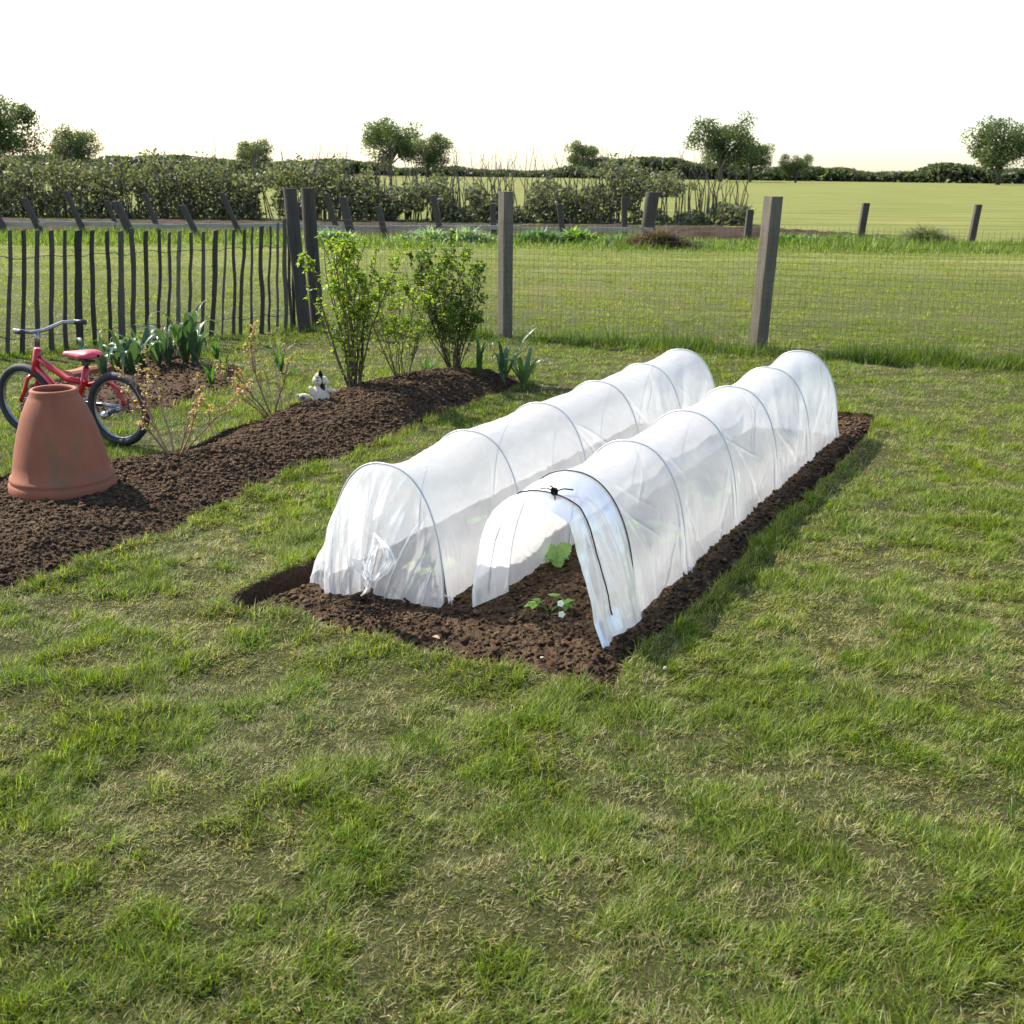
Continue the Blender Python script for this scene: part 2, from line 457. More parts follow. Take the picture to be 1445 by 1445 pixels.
# ------------------------------------------------------------------ grass
def blades(g, x, y, z, L, w, tilt, phi, col, curl=.5):
    n = len(x)
    if n > 3000:                                    # far blades need only one face each
        f = y > 5.2
        if f.any() and not f.all():
            cu = np.broadcast_to(curl, n)
            for m_ in (f, ~f): blades(g, x[m_], y[m_], z[m_], L[m_], w[m_], tilt[m_], phi[m_], col[m_], cu[m_])
            return
        if f.all():
            sd = np.stack([-np.sin(phi), np.cos(phi), rng.uniform(-.6, .6, n)], -1); sd /= np.linalg.norm(sd, axis=1)[:, None]
            b = np.stack([x, y, z], -1); t = tilt + .35 * curl; tp = b + np.stack([np.cos(phi) * np.sin(t), np.sin(phi) * np.sin(t), np.cos(t)], -1) * (L * .95)[:, None]
            tp[:, 2] = np.maximum(tp[:, 2], z + .004); hw = (w * .55)[:, None]
            V = np.stack([b - sd * hw, b + sd * hw, tp], 1); g.add(V.reshape(-1, 3), (np.arange(n) * 3)[:, None] + np.arange(3)[None], None, np.repeat(col, 3, 0)); return
    dx, dy = np.cos(phi), np.sin(phi); sx, sy = -dy, dx
    base = np.stack([x, y, z], -1); sd = np.stack([sx, sy, np.zeros(n)], -1)
    tw = rng.uniform(-.6, .6, n); sd[:, 2] = tw; sd /= np.linalg.norm(sd, axis=1)[:, None]
    def dirv(t): return np.stack([dx * np.sin(t), dy * np.sin(t), np.cos(t)], -1)
    m = base + dirv(tilt) * (L * .5)[:, None]; tip = m + dirv(np.minimum(tilt + curl, 1.75)) * (L * .5)[:, None]
    tip[:, 2] = np.maximum(tip[:, 2], z + .004)
    hw = (w / 2)[:, None]
    V = np.stack([base - sd * hw, base + sd * hw, m + sd * hw * .85, m - sd * hw * .85, tip], 1)
    i = (np.arange(n) * 5)[:, None]
    c = np.repeat(col[:, None], 5, 1)
    g.add(V.reshape(-1, 3), i + np.array([[3, 2, 4]]), i + np.array([[0, 1, 2, 3]]), c.reshape(-1, 3))


GREENS = np.array([[.105, .160, .012], [.155, .195, .015], [.075, .130, .015], [.190, .205, .028]])
STRAW = np.array([[.38, .32, .15], [.29, .24, .10], [.46, .40, .23], [.26, .25, .09]])


def grass_colour(n, dry):
    c = GREENS[rng.integers(0, 4, n)] * (.58 + .85 * rng.random((n, 1)) ** 1.2)
    s = STRAW[rng.integers(0, 4, n)] * rng.uniform(.6, 1.12, (n, 1))
    pale = rng.random(n) < .07; c[pale] = np.array([.28, .34, .12]) * rng.uniform(.7, 1.1, (pale.sum(), 1))
    m = rng.random(n) < dry
    return np.where(m[:, None], s, c)


def sample_view(n, y0, y1, dens):
    """points on the ground in the wedge in front of the camera, thinning with distance"""
    yy = np.linspace(y0, y1, 400); pdf = dens(yy) * (1.04 * yy + .9); cdf = np.cumsum(pdf); cdf /= cdf[-1]
    y = np.interp(rng.random(n), cdf, yy); x = (rng.random(n) - .5) * (1.04 * y + .9)
    return x, y


def lawn_grass():
    g = G()
    n = 1900000
    x, y = sample_view(n, 1.15, 21.8, lambda Y: np.where(Y < 3.8, 1, (3.8 / Y) ** 2.2))
    m = 330000                                        # the lawn to either side, seen when stepping aside
    ys_ = np.abs(rng.random(m)) ** 1.7 * 19 + .9; xs_ = np.sign(rng.random(m) - .5) * (.52 * ys_ + .45 + rng.random(m) * 2.2)
    extra = np.r_[np.zeros(n, bool), np.ones(m, bool)]; x = np.r_[x, xs_]; y = np.r_[y, ys_]; n += m
    sds = sd_beds(x, y); s = np.minimum(np.minimum(sds[0], sds[1]), sds[2])
    a = fbm(x * 2.9, y * 2.9, 4); b = fbm(x * 8.5 + 5, y * 8.5, 3); c = fbm(x * 26, y * 26, 2)
    lush = np.clip(.5 + .95 * a + 1.15 * b, 0, 1)
    near = y < 9.6
    dry = np.clip(.62 - .72 * lush + .15 * c + .20 * (fbm(x * .9, y * .9 + 3, 2)), .04, .9)
    stripe = fbm(x * .12 + 9, y * 1.1, 3)
    dry = np.where(y > 10.2, np.clip(.10 + .32 * stripe + .05 * a, .0, .35), dry)
    keep = (s > .004 * rng.random(n)) & (rng.random(n) < np.where(near, np.clip(.82 + .5 * b + .6 * c, .35, 1), 1))
    x, y, s, a, b, c, lush, dry, near, extra = [q[keep] for q in (x, y, s, a, b, c, lush, dry, near, extra)]; sds = [q[keep] for q in sds]
    n = len(x)
    L = (.014 + .028 * lush * rng.uniform(.4, 1.3, n) + .014 * rng.random(n)) * (1 + .45 * c)
    L *= np.where(y > 10.2, .85, 1)
    edge = np.exp(-np.maximum(s, 0) / .05); L *= 1 + .55 * edge * rng.random(n)
    w = (.0013 + .0013 * rng.random(n)) * np.clip((y / 3.4), .85, 99) ** .72
    w = np.where(extra, w * 1.8, w); L = np.where(extra, L * 1.2, L)
    patch = fbm(x * 3.1 + 40, y * 3.1, 3) * 5
    phi = patch + rng.normal(0, 1.35, n)
    tilt = np.clip(rng.normal(1.12 - .42 * lush, .33, n), .1, 1.5)
    col = grass_colour(n, dry); col = col * (1 + .22 * c + .16 * b)[:, None]
    sh = np.clip((y - 9) / 4, 0, 1)[:, None]; col = col * (1 - sh) + col * np.array([1.12, 1.06, .92]) * sh
    z = lawn_z(x, y, sds) - .003
    blades(g, x, y, z, L, w, tilt, phi, col, rng.uniform(.05, .55, n))
    # overhanging long grass along the edges of the beds
    for poly, m, ln in ((main_bed, 15000, 1.0), (left_bed, 12000, .9), (back_bed, 2500, 1)):
        k = len(poly); e = rng.integers(0, k, m); t = rng.random(m)
        ln_e = np.linalg.norm(poly[(np.arange(k) + 1) % k] - poly, axis=1); e = rng.choice(k, m, p=ln_e / ln_e.sum())
        p = poly[e] * (1 - t[:, None]) + poly[(e + 1) % k] * t[:, None]
        nr = poly[(e + 1) % k] - poly[e]; nr = np.stack([nr[:, 1], -nr[:, 0]], 1); nr /= np.linalg.norm(nr, axis=1)[:, None]
        p = p + rng.normal(0, .035, (m, 2)); d = sdist(poly, p[:, 0], p[:, 1])
        d2 = d + .03 * fbm(p[:, 0] * 9, p[:, 1] * 9, 3)
        q = (d2 > .002) & (d2 < .09) & (p[:, 1] < 12); p = p[q]; nr = nr[q]; m2 = len(p)
        cl = fbm(p[:, 0] * 6, p[:, 1] * 6, 2)
        LL = (.024 + .038 * rng.random(m2)) * np.clip(1 + 1.4 * cl, .35, 2) * ln
        right = ((p - R0[:2]) @ BX[:2] > .36) & (poly is main_bed); LL = np.where(right, LL * .85, LL)
        blades(g, p[:, 0], p[:, 1], lawn_z(p[:, 0], p[:, 1]) - .004, LL, .0024 * np.clip(p[:, 1] / 3.4, .9, 9) ** .7, np.clip(rng.normal(.45, .3, m2), 0, 1.3),
               rng.random(m2) * 2 * PI, grass_colour(m2, np.where(right, .06, .22)), .6)
    # long unmown grass under the wire fence
    m = 42000
    fx = rng.uniform(-6.5, 6.2, m); fy = 10.43 - (fx + 1.82) * .285 + rng.normal(-.05, .16, m)
    fy = np.where(fx < -1.82, 10.43 + (fx + 1.82) * .95 + rng.normal(0, .12, m), fy)
    cl = fbm(fx * 2.1 + 3, fy * 2.1, 3); q = rng.random(m) < np.clip(.55 + 1.5 * cl, .08, 1)
    fx, fy, cl = fx[q], fy[q], cl[q]; m = len(fx)
    LL = (.06 + .10 * rng.random(m)) * np.clip(.8 + 1.3 * cl, .3, 1.6) * np.where(fx < -1.9, .45, 1)
    blades(g, fx, fy, lawn_z(fx, fy), LL, np.full(m, .006), np.clip(rng.normal(.4, .3, m), 0, 1.3), rng.random(m) * 2 * PI, grass_colour(m, .07) * np.array([.62, .72, .7]), .7)
    # single longer tufts in the lawn
    k = 420; tx, ty = sample_view(k, 1.4, 9, lambda Y: (3 / np.maximum(Y, 2.5)) ** 1.0)
    sd = sd_beds(tx, ty); ok = np.minimum(np.minimum(sd[0], sd[1]), sd[2]) > .06; tx, ty = tx[ok], ty[ok]
    m = len(tx) * 70; ii = np.repeat(np.arange(len(tx)), 70); r = rng.normal(0, .028, (m, 2))
    x, y = tx[ii] + r[:, 0], ty[ii] + r[:, 1]
    blades(g, x, y, lawn_z(x, y), rng.uniform(.02, .060, m), np.full(m, .0022) * np.clip(y / 3.4, 1, 9) ** .6, np.abs(rng.normal(.65, .3, m)), np.arctan2(r[:, 1], r[:, 0]) + rng.normal(0, .5, m),
           grass_colour(m, .05) * np.array([.8, .95, .8]), .6)
    # far verge of rough grass
    m = 60000
    x = rng.uniform(-15, 15, m); y = rng.uniform(21.0, 24.9, m) + x * .04
    cl = fbm(x * .8, y * .8, 3); L = (.07 + .16 * rng.random(m)) * np.clip(1 + 1.3 * cl, .3, 2)
    L *= smooth(20.9, 22.2, y - x * .04) * .9 + .1
    blades(g, x, y, np.zeros(m), L, np.full(m, .016), np.clip(rng.normal(.5, .35, m), 0, 1.4), rng.random(m) * 2 * PI, grass_colour(m, .14) * np.array([.85, .95, .9]), .5)
    return tag(g.build('grass', M['grass'], smooth=False), 'short tufted green and straw coloured lawn grass', 'grass', kind='stuff')


lawn_grass()

# ------------------------------------------------------------------ tunnels
def arch_pts(phi, W, H, n=2.3):
    """phi 0..1 from the far foot to the near foot; returns t (sideways) and z"""
    a = PI * phi; ca, sa = np.cos(a), np.sin(a)
    t = -W / 2 * np.sign(ca) * np.abs(ca) ** (2 / n); z = H * np.maximum(sa, 0) ** (2 / n)
    return t, z


def even_phi(n, W, H):
    p = np.linspace(0, 1, 2001); t, z = arch_pts(p, W, H)
    s = np.concatenate([[0], np.cumsum(np.hypot(np.diff(t), np.diff(z)))]); s /= s[-1]
    return np.interp(np.linspace(0, 1, n), s, p)


def local(o, s, t, z): return o + AX * np.asarray(s)[..., None] + BX * np.asarray(t)[..., None] + np.array([0, 0, 1.]) * np.asarray(z)[..., None]


def crease_field(S, A, lines):
    out = np.zeros_like(S)
    for (s0, a0, s1, a1, amp, wd) in lines:
        e = np.array([s1 - s0, a1 - a0]); l2 = e @ e
        t = ((S - s0) * e[0] + (A - a0) * e[1]) / l2; tc = np.clip(t, 0, 1)
        d = np.hypot(S - s0 - tc * e[0], A - a0 - tc * e[1])
        out += amp * np.exp(-(d / wd) ** 1.3) * np.clip(1.2 * np.sin(PI * np.clip(t * .85 + .08, 0, 1)), 0, 1)
    return out


def cover_mesh(o, ss, W, H, seed, sag, droop, crs):
    r = np.random.default_rng(seed)
    phi = even_phi(320, W, H); t0, z0 = arch_pts(phi, W, H)
    nt = np.gradient(z0); nn = -np.gradient(t0); ln = np.hypot(nt, nn); nt, nn = nt / ln * -1, nn / ln * -1
    Sx = []
    for k in range(len(ss) - 1): Sx += list(np.linspace(ss[k], ss[k + 1], 111)[:-1])
    Sx = np.array(Sx + [ss[-1]])
    k = np.clip(np.searchsorted(ss, Sx, 'right') - 1, 0, len(ss) - 2); s0 = np.array(ss)[k]; s1 = np.array(ss)[k + 1]; U = (Sx - s0) / (s1 - s0)
    S, PH = np.meshgrid(Sx, phi, indexing='ij'); UU = np.broadcast_to(U[:, None], S.shape)
    arc = np.linspace(0, 1, 320)[None] * np.ones_like(S); top = np.exp(-((arc - .5) / .23) ** 2)
    side = np.clip(np.minimum(arc, 1 - arc) / .06, 0, 1)
    bow = np.abs(4 * UU * (1 - UU)) ** .75
    dz = -(sag * bow * (.35 + .65 * top)) * side
    # slack hollows under the shoulder, one per span
    lines = []; hol = np.zeros_like(S)
    for j in range(len(ss) - 1):
        m = (ss[j] + ss[j + 1]) / 2
        for sd in (.27, .73):
            cs = m + r.uniform(-.06, .06); ca = sd + r.uniform(-.05, .05)
            hol -= droop * r.uniform(.5, 1.2) * np.exp(-(((S - cs) / .14) ** 2 + ((arc - ca) / .10) ** 2))
            hol += droop * .6 * np.exp(-(((S - cs - .06) / .10) ** 2 + ((arc - ca - (.12 if sd > .5 else -.12)) / .07) ** 2))
        for q in range(crs):
            e = ss[j] if r.random() < .5 else ss[j + 1]; sg = 1 if e == ss[j] else -1
            a0 = r.choice([r.uniform(.62, .82), r.uniform(.18, .38), r.uniform(.4, .6)])
            down = (.18 + .25 * r.random()) * (1 if a0 > .5 else -1)
            lines.append((e, a0, e + sg * r.uniform(.12, .42), a0 + down * r.uniform(.5, 1.2), r.uniform(.0025, .0085) * r.choice([1, 1, -1]), r.uniform(.0035, .009)))
        for q in range(crs):                                # upright pleats on the skirt
            sp = r.uniform(ss[j] + .03, ss[j + 1] - .03); sgn = r.random() < .7
            a0 = r.uniform(.72, .85) if sgn else r.uniform(.15, .28); a1 = 1.0 if sgn else 0.
            lines.append((sp, a0, sp + r.uniform(-.05, .05), a1, r.uniform(.003, .0065) * r.choice([1, 1, -1]), r.uniform(.003, .007)))
    cf = crease_field(S, arc * 1.0, lines)
    low = np.clip(1 - np.minimum(arc, 1 - arc) / .35, 0, 1)
    near_hoop = np.exp(-UU * (S * 0 + 1) * 7) + np.exp(-(1 - UU) * 7)
    pleat = .0042 * np.sin(S * 230 + 3 * fbm(S * 6, arc * 4, 2)) * near_hoop * low
    wob = .006 * fbm(S * 6 + seed, arc * 7, 4) * side
    # folded sleeve beside each hoop
    slv = .006 * np.exp(-((UU * .6 - .028) / .012) ** 2) * low + .006 * np.exp(-(((1 - UU) * .6 - .028) / .012) ** 2) * low
    D = (hol + cf + wob) * np.clip(bow * 2.2, 0, 1) + pleat + slv
    T = t0[None] + (-nt)[None] * 0 + 0 * S
    nx, nzz = np.gradient(z0), -np.gradient(t0); l = np.hypot(nx, nzz); nx, nzz = -nx / l, -nzz / l
    # outward normal: away from the centre
    sg = np.sign(nx * t0 + nzz * (z0 - H * .3)); nx, nzz = nx * sg, nzz * sg
    T = t0[None] + D * nx[None] - sag * .45 * bow * np.sign(t0)[None] * side * (1 - top)
    Zz = z0[None] + D * nzz[None] + dz
    hem = .012 * fbm(S * 9 + seed * 3, arc * 0 + 2, 3) + .008 * bow
    Zz = Zz + hem * np.exp(-np.minimum(arc, 1 - arc) / .03)
    flare = .022 * (1 - .5 * bow) * np.exp(-np.minimum(arc, 1 - arc) / .07); T = T + flare * np.sign(t0)[None] + .010 * fbm(S * 11 + seed, arc * 0, 3) * np.exp(-np.minimum(arc, 1 - arc) / .08)
    Zz = np.maximum(Zz, -.004)
    return local(o, S, T, Zz), S, arc


def hoop_pts(o, s, W, H, off=.003, n=60, dip=.05):
    phi = even_phi(n, W, H); t, z = arch_pts(phi, W, H)
    k = 1 + off / .23
    P = local(o, np.full(n, s), t * k, z * (H + off) / H)
    a = P[0] - [0, 0, dip]; b = P[-1] - [0, 0, dip]
    return np.vstack([a[None], P, b[None]])


def hoop(o, s, W, H, root, mat, r=.0032, label=None):
    g = G(); g.tube(hoop_pts(o, s, W, H), r, 8)
    f = local(o, [s], [W / 2 + .01], [.006])[0]
    g.tube([f + BX * -.012 + [0, 0, .02], f + [0, 0, .018], f + BX * .018 + [0, 0, .014], f + BX * .026 + [0, 0, -.004], f + BX * .027 + [0, 0, -.03]], .0024, 6)
    h = g.build('hoop', M[mat], root)
    if label: h['label'] = label
    return h


WL, HL, WR, HR = .4645, .4546, .4653, .4677
# ---- closed tunnel
tl = thing('grow_tunnel', L0, 'long white plastic grow tunnel with its near end closed and gathered on the soil', 'grow tunnel', 'plastic grow tunnels on the soil bed')
base_l = Matrix.Translation(L0)


def rel(o, root):
    """keep the world place when parented to an unrotated empty"""
    o.matrix_parent_inverse = Matrix.Translation(-Vector(root.location)); return o


P, S_, A_ = cover_mesh(L0, SL, WL, HL, 3, .013, .009, 8)
# the front span of this cover hollows between its first two hoops
u = np.clip(S_ / SL[1], 0, 1); P[..., 2] -= .030 * np.sin(PI * np.clip(u, 0, 1)) ** 1.2 * np.exp(-((A_ - .5) / .25) ** 2) * (S_ < SL[1])
g = G(); g.grid(P); rel(g.build('cover', M['film'], tl), tl)
for k, s in enumerate(SL): rel(hoop(L0, s, WL, HL, tl, 'hoop'), tl)


def end_sheet(o, s0, W, H, hem, nf, seed, out, folds, nr=70, direction=-1):
    """film hanging from an end hoop to a line on the ground"""
    phi = even_phi(nf, W, H); t0, z0 = arch_pts(phi, W, H); top = local(o, np.full(nf, s0), t0, z0)
    hem = np.asarray(hem); d = np.concatenate([[0], np.cumsum(np.linalg.norm(np.diff(hem, axis=0), axis=1))]); d /= d[-1]
    w = np.linspace(0, 1, nf); w = w + .0 * w
    hp = np.stack([np.interp(w, d, hem[:, i]) for i in range(3)], -1)
    R = np.linspace(0, 1, nr)[:, None, None]
    Pm = top[None] * (1 - R) + hp[None] * R
    r = R[..., 0]; ff = np.linspace(0, 1, nf)[None]
    bulge = out * np.sin(PI * r ** .8) * (np.sin(PI * ff) ** .7)
    fo = np.zeros_like(r * ff)
    for (c, wd, amp, sl) in folds:
        cc = c + sl * (r - .5); fo = fo + amp * np.exp(-(((ff - cc) / wd)) ** 2) * np.clip(r * 3, 0, 1)
    fo = fo + .006 * fbm(ff * 30 + seed, r * 4 + 0 * ff, 3) * np.clip(r * 4, 0, 1)
    return Pm + direction * AX * (bulge + fo)[..., None]


hem = np.array([at(u, v, .002) for u, v in [(452, 800), (437, 816), (446, 826), (462, 835), (480, 841), (498, 838), (510, 836), (519, 832), (527, 839), (540, 842), (556, 846), (575, 850), (592, 852), (606, 856), (621, 859), (628, 848)]])
hem[7, 2] = .02
P = end_sheet(L0, 0., WL, HL, hem, 240, 4, .035,
              [(.30, .012, .020, .06), (.36, .014, -.018, .06), (.44, .010, .028, .03), (.47, .012, -.020, .0), (.53, .009, .026, -.02), (.60, .016, -.016, -.06), (.69, .008, .020, -.05), (.75, .02, -.012, -.05), (.85, .012, .014, -.02), (.16, .012, .016, .05), (.22, .018, -.012, .04), (.92, .008, .012, 0)])
g = G(); g.grid(P)
# bunched knot of spare film at the middle of the closed end
kc = at(518, 815, .06) - AX * .035


def ribbon(g, pts, wid, amp, seed, n=60, m=16):
    pts = np.array(pts); tt = np.linspace(0, 1, len(pts)); t = np.linspace(0, 1, n)
    c = np.stack([np.interp(t, tt, pts[:, i]) for i in range(3)], -1)
    for _ in range(6): c[1:-1] = (c[:-2] + c[2:] + 2 * c[1:-1]) / 4
    w = np.interp(t, np.linspace(0, 1, len(wid)), wid); q = np.linspace(-1, 1, m)
    ang = np.linspace(0, .9, n)
    S1 = BX[None] * np.cos(ang)[:, None] + np.array([0, .0, 1.])[None] * np.sin(ang)[:, None] * .5
    Pm = c[:, None] + S1[:, None] * (w[:, None] * q[None])[..., None]
    dd = amp * (np.cos(q * PI * 2.5)[None] * .6 + fbm(q[None] * 3 + seed + 0 * t[:, None], t[:, None] * 5 + 0 * q[None], 3))
    Pm = Pm - AX * dd[..., None]
    g.grid(Pm)


ribbon(g, [at_y(528, 752, 3.50), at_y(546, 772, 3.43), at_y(551, 792, 3.40), at_y(538, 812, 3.40), at_y(522, 826, 3.42), at_y(516, 838, 3.44)], [.003, .012, .024, .028, .018, .02], .010, 1)
ribbon(g, [at_y(505, 790, 3.44), at_y(512, 806, 3.42), at_y(524, 818, 3.40), at_y(520, 830, 3.42), at_y(514, 838, 3.45)], [.03, .026, .018, .016, .02], .010, 5)
ribbon(g, [at_y(530, 770, 3.45), at_y(524, 792, 3.42), at_y(518, 812, 3.40), at_y(524, 826, 3.42)], [.01, .018, .02, .02], .012, 9)
rel(g.build('end_cover', M['film_end'], tl), tl)
# far closed end
hemf = local(L0, [3.0, 3.04, 3.07, 3.08, 3.07, 3.04, 3.0], [-.25, -.18, -.08, 0, .08, .18, .25], [0] * 7)
P = end_sheet(L0, SL[-1], WL, HL, hemf, 90, 8, .02, [(.3, .03, .015, 0), (.5, .03, -.015, 0), (.7, .03, .015, 0)], 30, 1)
g = G(); g.grid(P); rel(g.build('end_cover', M['film'], tl), tl)

# ---- open tunnel
tr = thing('grow_tunnel', R0, 'long white plastic grow tunnel with its near end lifted open and tied with black cord', 'grow tunnel', 'plastic grow tunnels on the soil bed')
P, S_, A_ = cover_mesh(R0, SR, WR, HR, 11, .020, .020, 12)
g = G(); g.grid(P); rel(g.build('cover', M['film'], tr), tr)
for k, s in enumerate(SR): rel(hoop(R0, s, WR, HR, tr, 'hoop' if k else 'hoop_dark', .0032 if k else .0024, None if k else 'thin dark hoop nearest the open end'), tr)
hemf = local(R0, [3.03, 3.07, 3.10, 3.11, 3.10, 3.07, 3.03], [-.25, -.18, -.08, 0, .08, .18, .25], [0] * 7)
P = end_sheet(R0, SR[-1], WR, HR, hemf, 90, 9, .02, [(.3, .03, .015, 0), (.5, .03, -.015, 0), (.7, .03, .015, 0)], 30, 1)
g = G(); g.grid(P); rel(g.build('end_cover', M['film'], tr), tr)


def on_s(u, v, s):
    """point on the cross plane s of the open tunnel seen at pixel (u, v)"""
    c = np.array([0, 0, CAMH]); p = at_y(u, v, 1.0); d = p - c; o = R0 + AX * s
    k = ((o - c) @ AX) / (d @ AX); return c + d * k


# front edge of the lifted film, from the far leg over the top to the near leg
edge_px = [(668, 857, None), (668, 830, -.165), (674, 795, -.18), (678, 765, -.19), (687, 738, -.20), (698, 718, -.215), (712, 704, -.24), (730, 706, -.26), (752, 712, -.28), (778, 722, -.29),
           (803, 737, -.29), (809, 757, -.285), (815, 785, -.28), (824, 815, -.275), (834, 850, -.275), (838, 880, -.27), (850, 914, None)]
edge = []
for u, v, s in edge_px: edge.append(at(u, v, .004) if s is None else on_s(u, v, s))
edge = np.array(edge); ew = np.array([0, .06, .135, .20, .27, .33, .39, .43, .48, .53, .575, .62, .68, .755, .84, .91, 1.])
nf = 220; ff = np.linspace(0, 1, nf); ec = np.stack([np.interp(ff, ew, edge[:, i]) for i in range(3)], -1)
for _ in range(5): ec[1:-1] = (ec[:-2] + ec[2:] + 2 * ec[1:-1]) / 4
phi = even_phi(nf, WR, HR); t0, z0 = arch_pts(phi, WR, HR); t0 = t0 + np.where(ff > .8, .035 * ((ff - .8) / .2) ** 1.5, 0)
hp0 = local(R0, np.zeros(nf), t0, z0)
nr = 70; Rr = np.linspace(0, 1, nr)[:, None]; Fq = np.broadcast_to(ff[None], (nr, nf))
Pm = hp0[None] * (1 - Rr[..., None]) + ec[None] * Rr[..., None]
cen = R0 + AX * -.15 + np.array([0, 0, .15])
nrm = Pm - cen; nrm = nrm - (nrm @ AX)[..., None] * AX; nrm /= np.linalg.norm(nrm, axis=-1)[..., None]
cordr = .62
fold = .0022 * fbm(Fq * 26, Rr * 1.2 + 0 * Fq, 2) + .004 * fbm(Fq * 7, Rr * 3 + 0 * Fq, 3)
fold = fold - .006 * np.exp(-((Rr - cordr) / .10) ** 2) * np.ones_like(Fq) + .004 * np.exp(-((Rr - .3) / .2) ** 2) * np.ones_like(Fq)
for c, wd, am, lo_, hi_, sl_ in ((.80, .05, .010, .62, 1, .5), (.66, .05, -.008, .7, 1, .3), (.32, .05, .010, .6, .95, -.4), (.45, .04, -.008, .7, 1, -.5), (.85, .05, .008, 0, .3, 0), (.5, .05, -.008, 0, .25, .8), (.12, .05, .008, .66, 1, -.2), (.90, .03, -.006, .72, 1, .2)):
    fold = fold + am * np.exp(-((Rr - c - sl_ * (Fq - (lo_ + hi_) / 2)) / wd) ** 2) * smooth(lo_ - .06, lo_ + .06, Fq) * smooth(hi_ + .08, hi_ - .04, Fq)
Pm = Pm + nrm * (fold * np.clip(Rr * 5, 0, 1))[..., None]
Pm[..., 2] = np.maximum(Pm[..., 2], .002)
g = G(); g.grid(Pm)
# doubled hem along the two hanging legs of the lifted end
for a, b in ((0, 62), (150, 219)):
    hs = Pm[-9:, a:b + 1] + nrm[-9:, a:b + 1] * .004; g.grid(hs)
rel(g.build('end_cover', M['film'], tr), tr)['label'] = 'lifted end of the film with hanging folded legs'
# black cord tied round the lifted end
ci = int(cordr * (nr - 1)); cp = Pm[ci, 6:205] + nrm[ci, 6:205] * .0035
g = G(); g.tube(cp, .0024, 6)
kn = on_s(776, 693, -.2); i0 = np.argmin(np.linalg.norm(cp - kn, axis=1)); kn = cp[i0] + np.array([0, 0, .008])
for q in range(5):
    an = np.linspace(0, 2 * PI, 22); a, b = Vector((random.gauss(0, 1), random.gauss(0, 1), random.gauss(0, 1))).normalized(), None
    b = a.orthogonal().normalized(); c2 = a.cross(b); rr = .009 + .003 * random.random()
    g.tube(kn + np.outer(np.cos(an), b) * rr + np.outer(np.sin(an), c2) * rr, .0028, 6)
for e in ((-BX * .055 + AX * .01 + np.array([0, 0, .0])), (BX * .05 + AX * .035 + np.array([0, 0, .004])), (BX * .02 - AX * .035 + np.array([0, 0, -.02])), (-BX * .012 - AX * .01 + [0, 0, .02])):
    e = np.array(e); g.tube([kn, kn + e * .5 + [0, 0, .006], kn + e], .0022, 6)
rel(g.build('cord', M['cord'], tr), tr)

# ------------------------------------------------------------------ plants
def leaf_blade(g, base, dirv, up, L, W, col, cup=.25, droop=.3, n=5, teeth=0, ripple=0.):
    """one leaf with a folded midrib and an oval outline"""
    d = np.array(dirv, float); d /= np.linalg.norm(d); u = np.array(up, float); u = u - d * u.dot(d); u /= np.linalg.norm(u) + 1e-9; s = np.cross(d, u)
    t = np.linspace(0, 1, n); wd = W / 2 * np.sin(PI * np.clip(t, 0, 1) ** .8) ** .75; wd[0] = W * .06; wd[-1] = W * .02
    if teeth: wd = wd * (1 + teeth * np.where(np.arange(n) % 2, .5, -.5))
    c = base + np.outer(t * L, d) + np.outer(-droop * L * t ** 2, u)
    V = np.stack([c - np.outer(wd, s) + np.outer(wd * cup, u), c, c + np.outer(wd, s) + np.outer(wd * cup, u)], 1)
    if ripple: V[:, 0] += np.outer(ripple * np.sin(np.arange(n) * 2.3), u); V[:, 2] += np.outer(ripple * np.cos(np.arange(n) * 2.9), u)
    g.grid(V, col)


def rvec(): v = rng.normal(0, 1, 3); return v / np.linalg.norm(v)


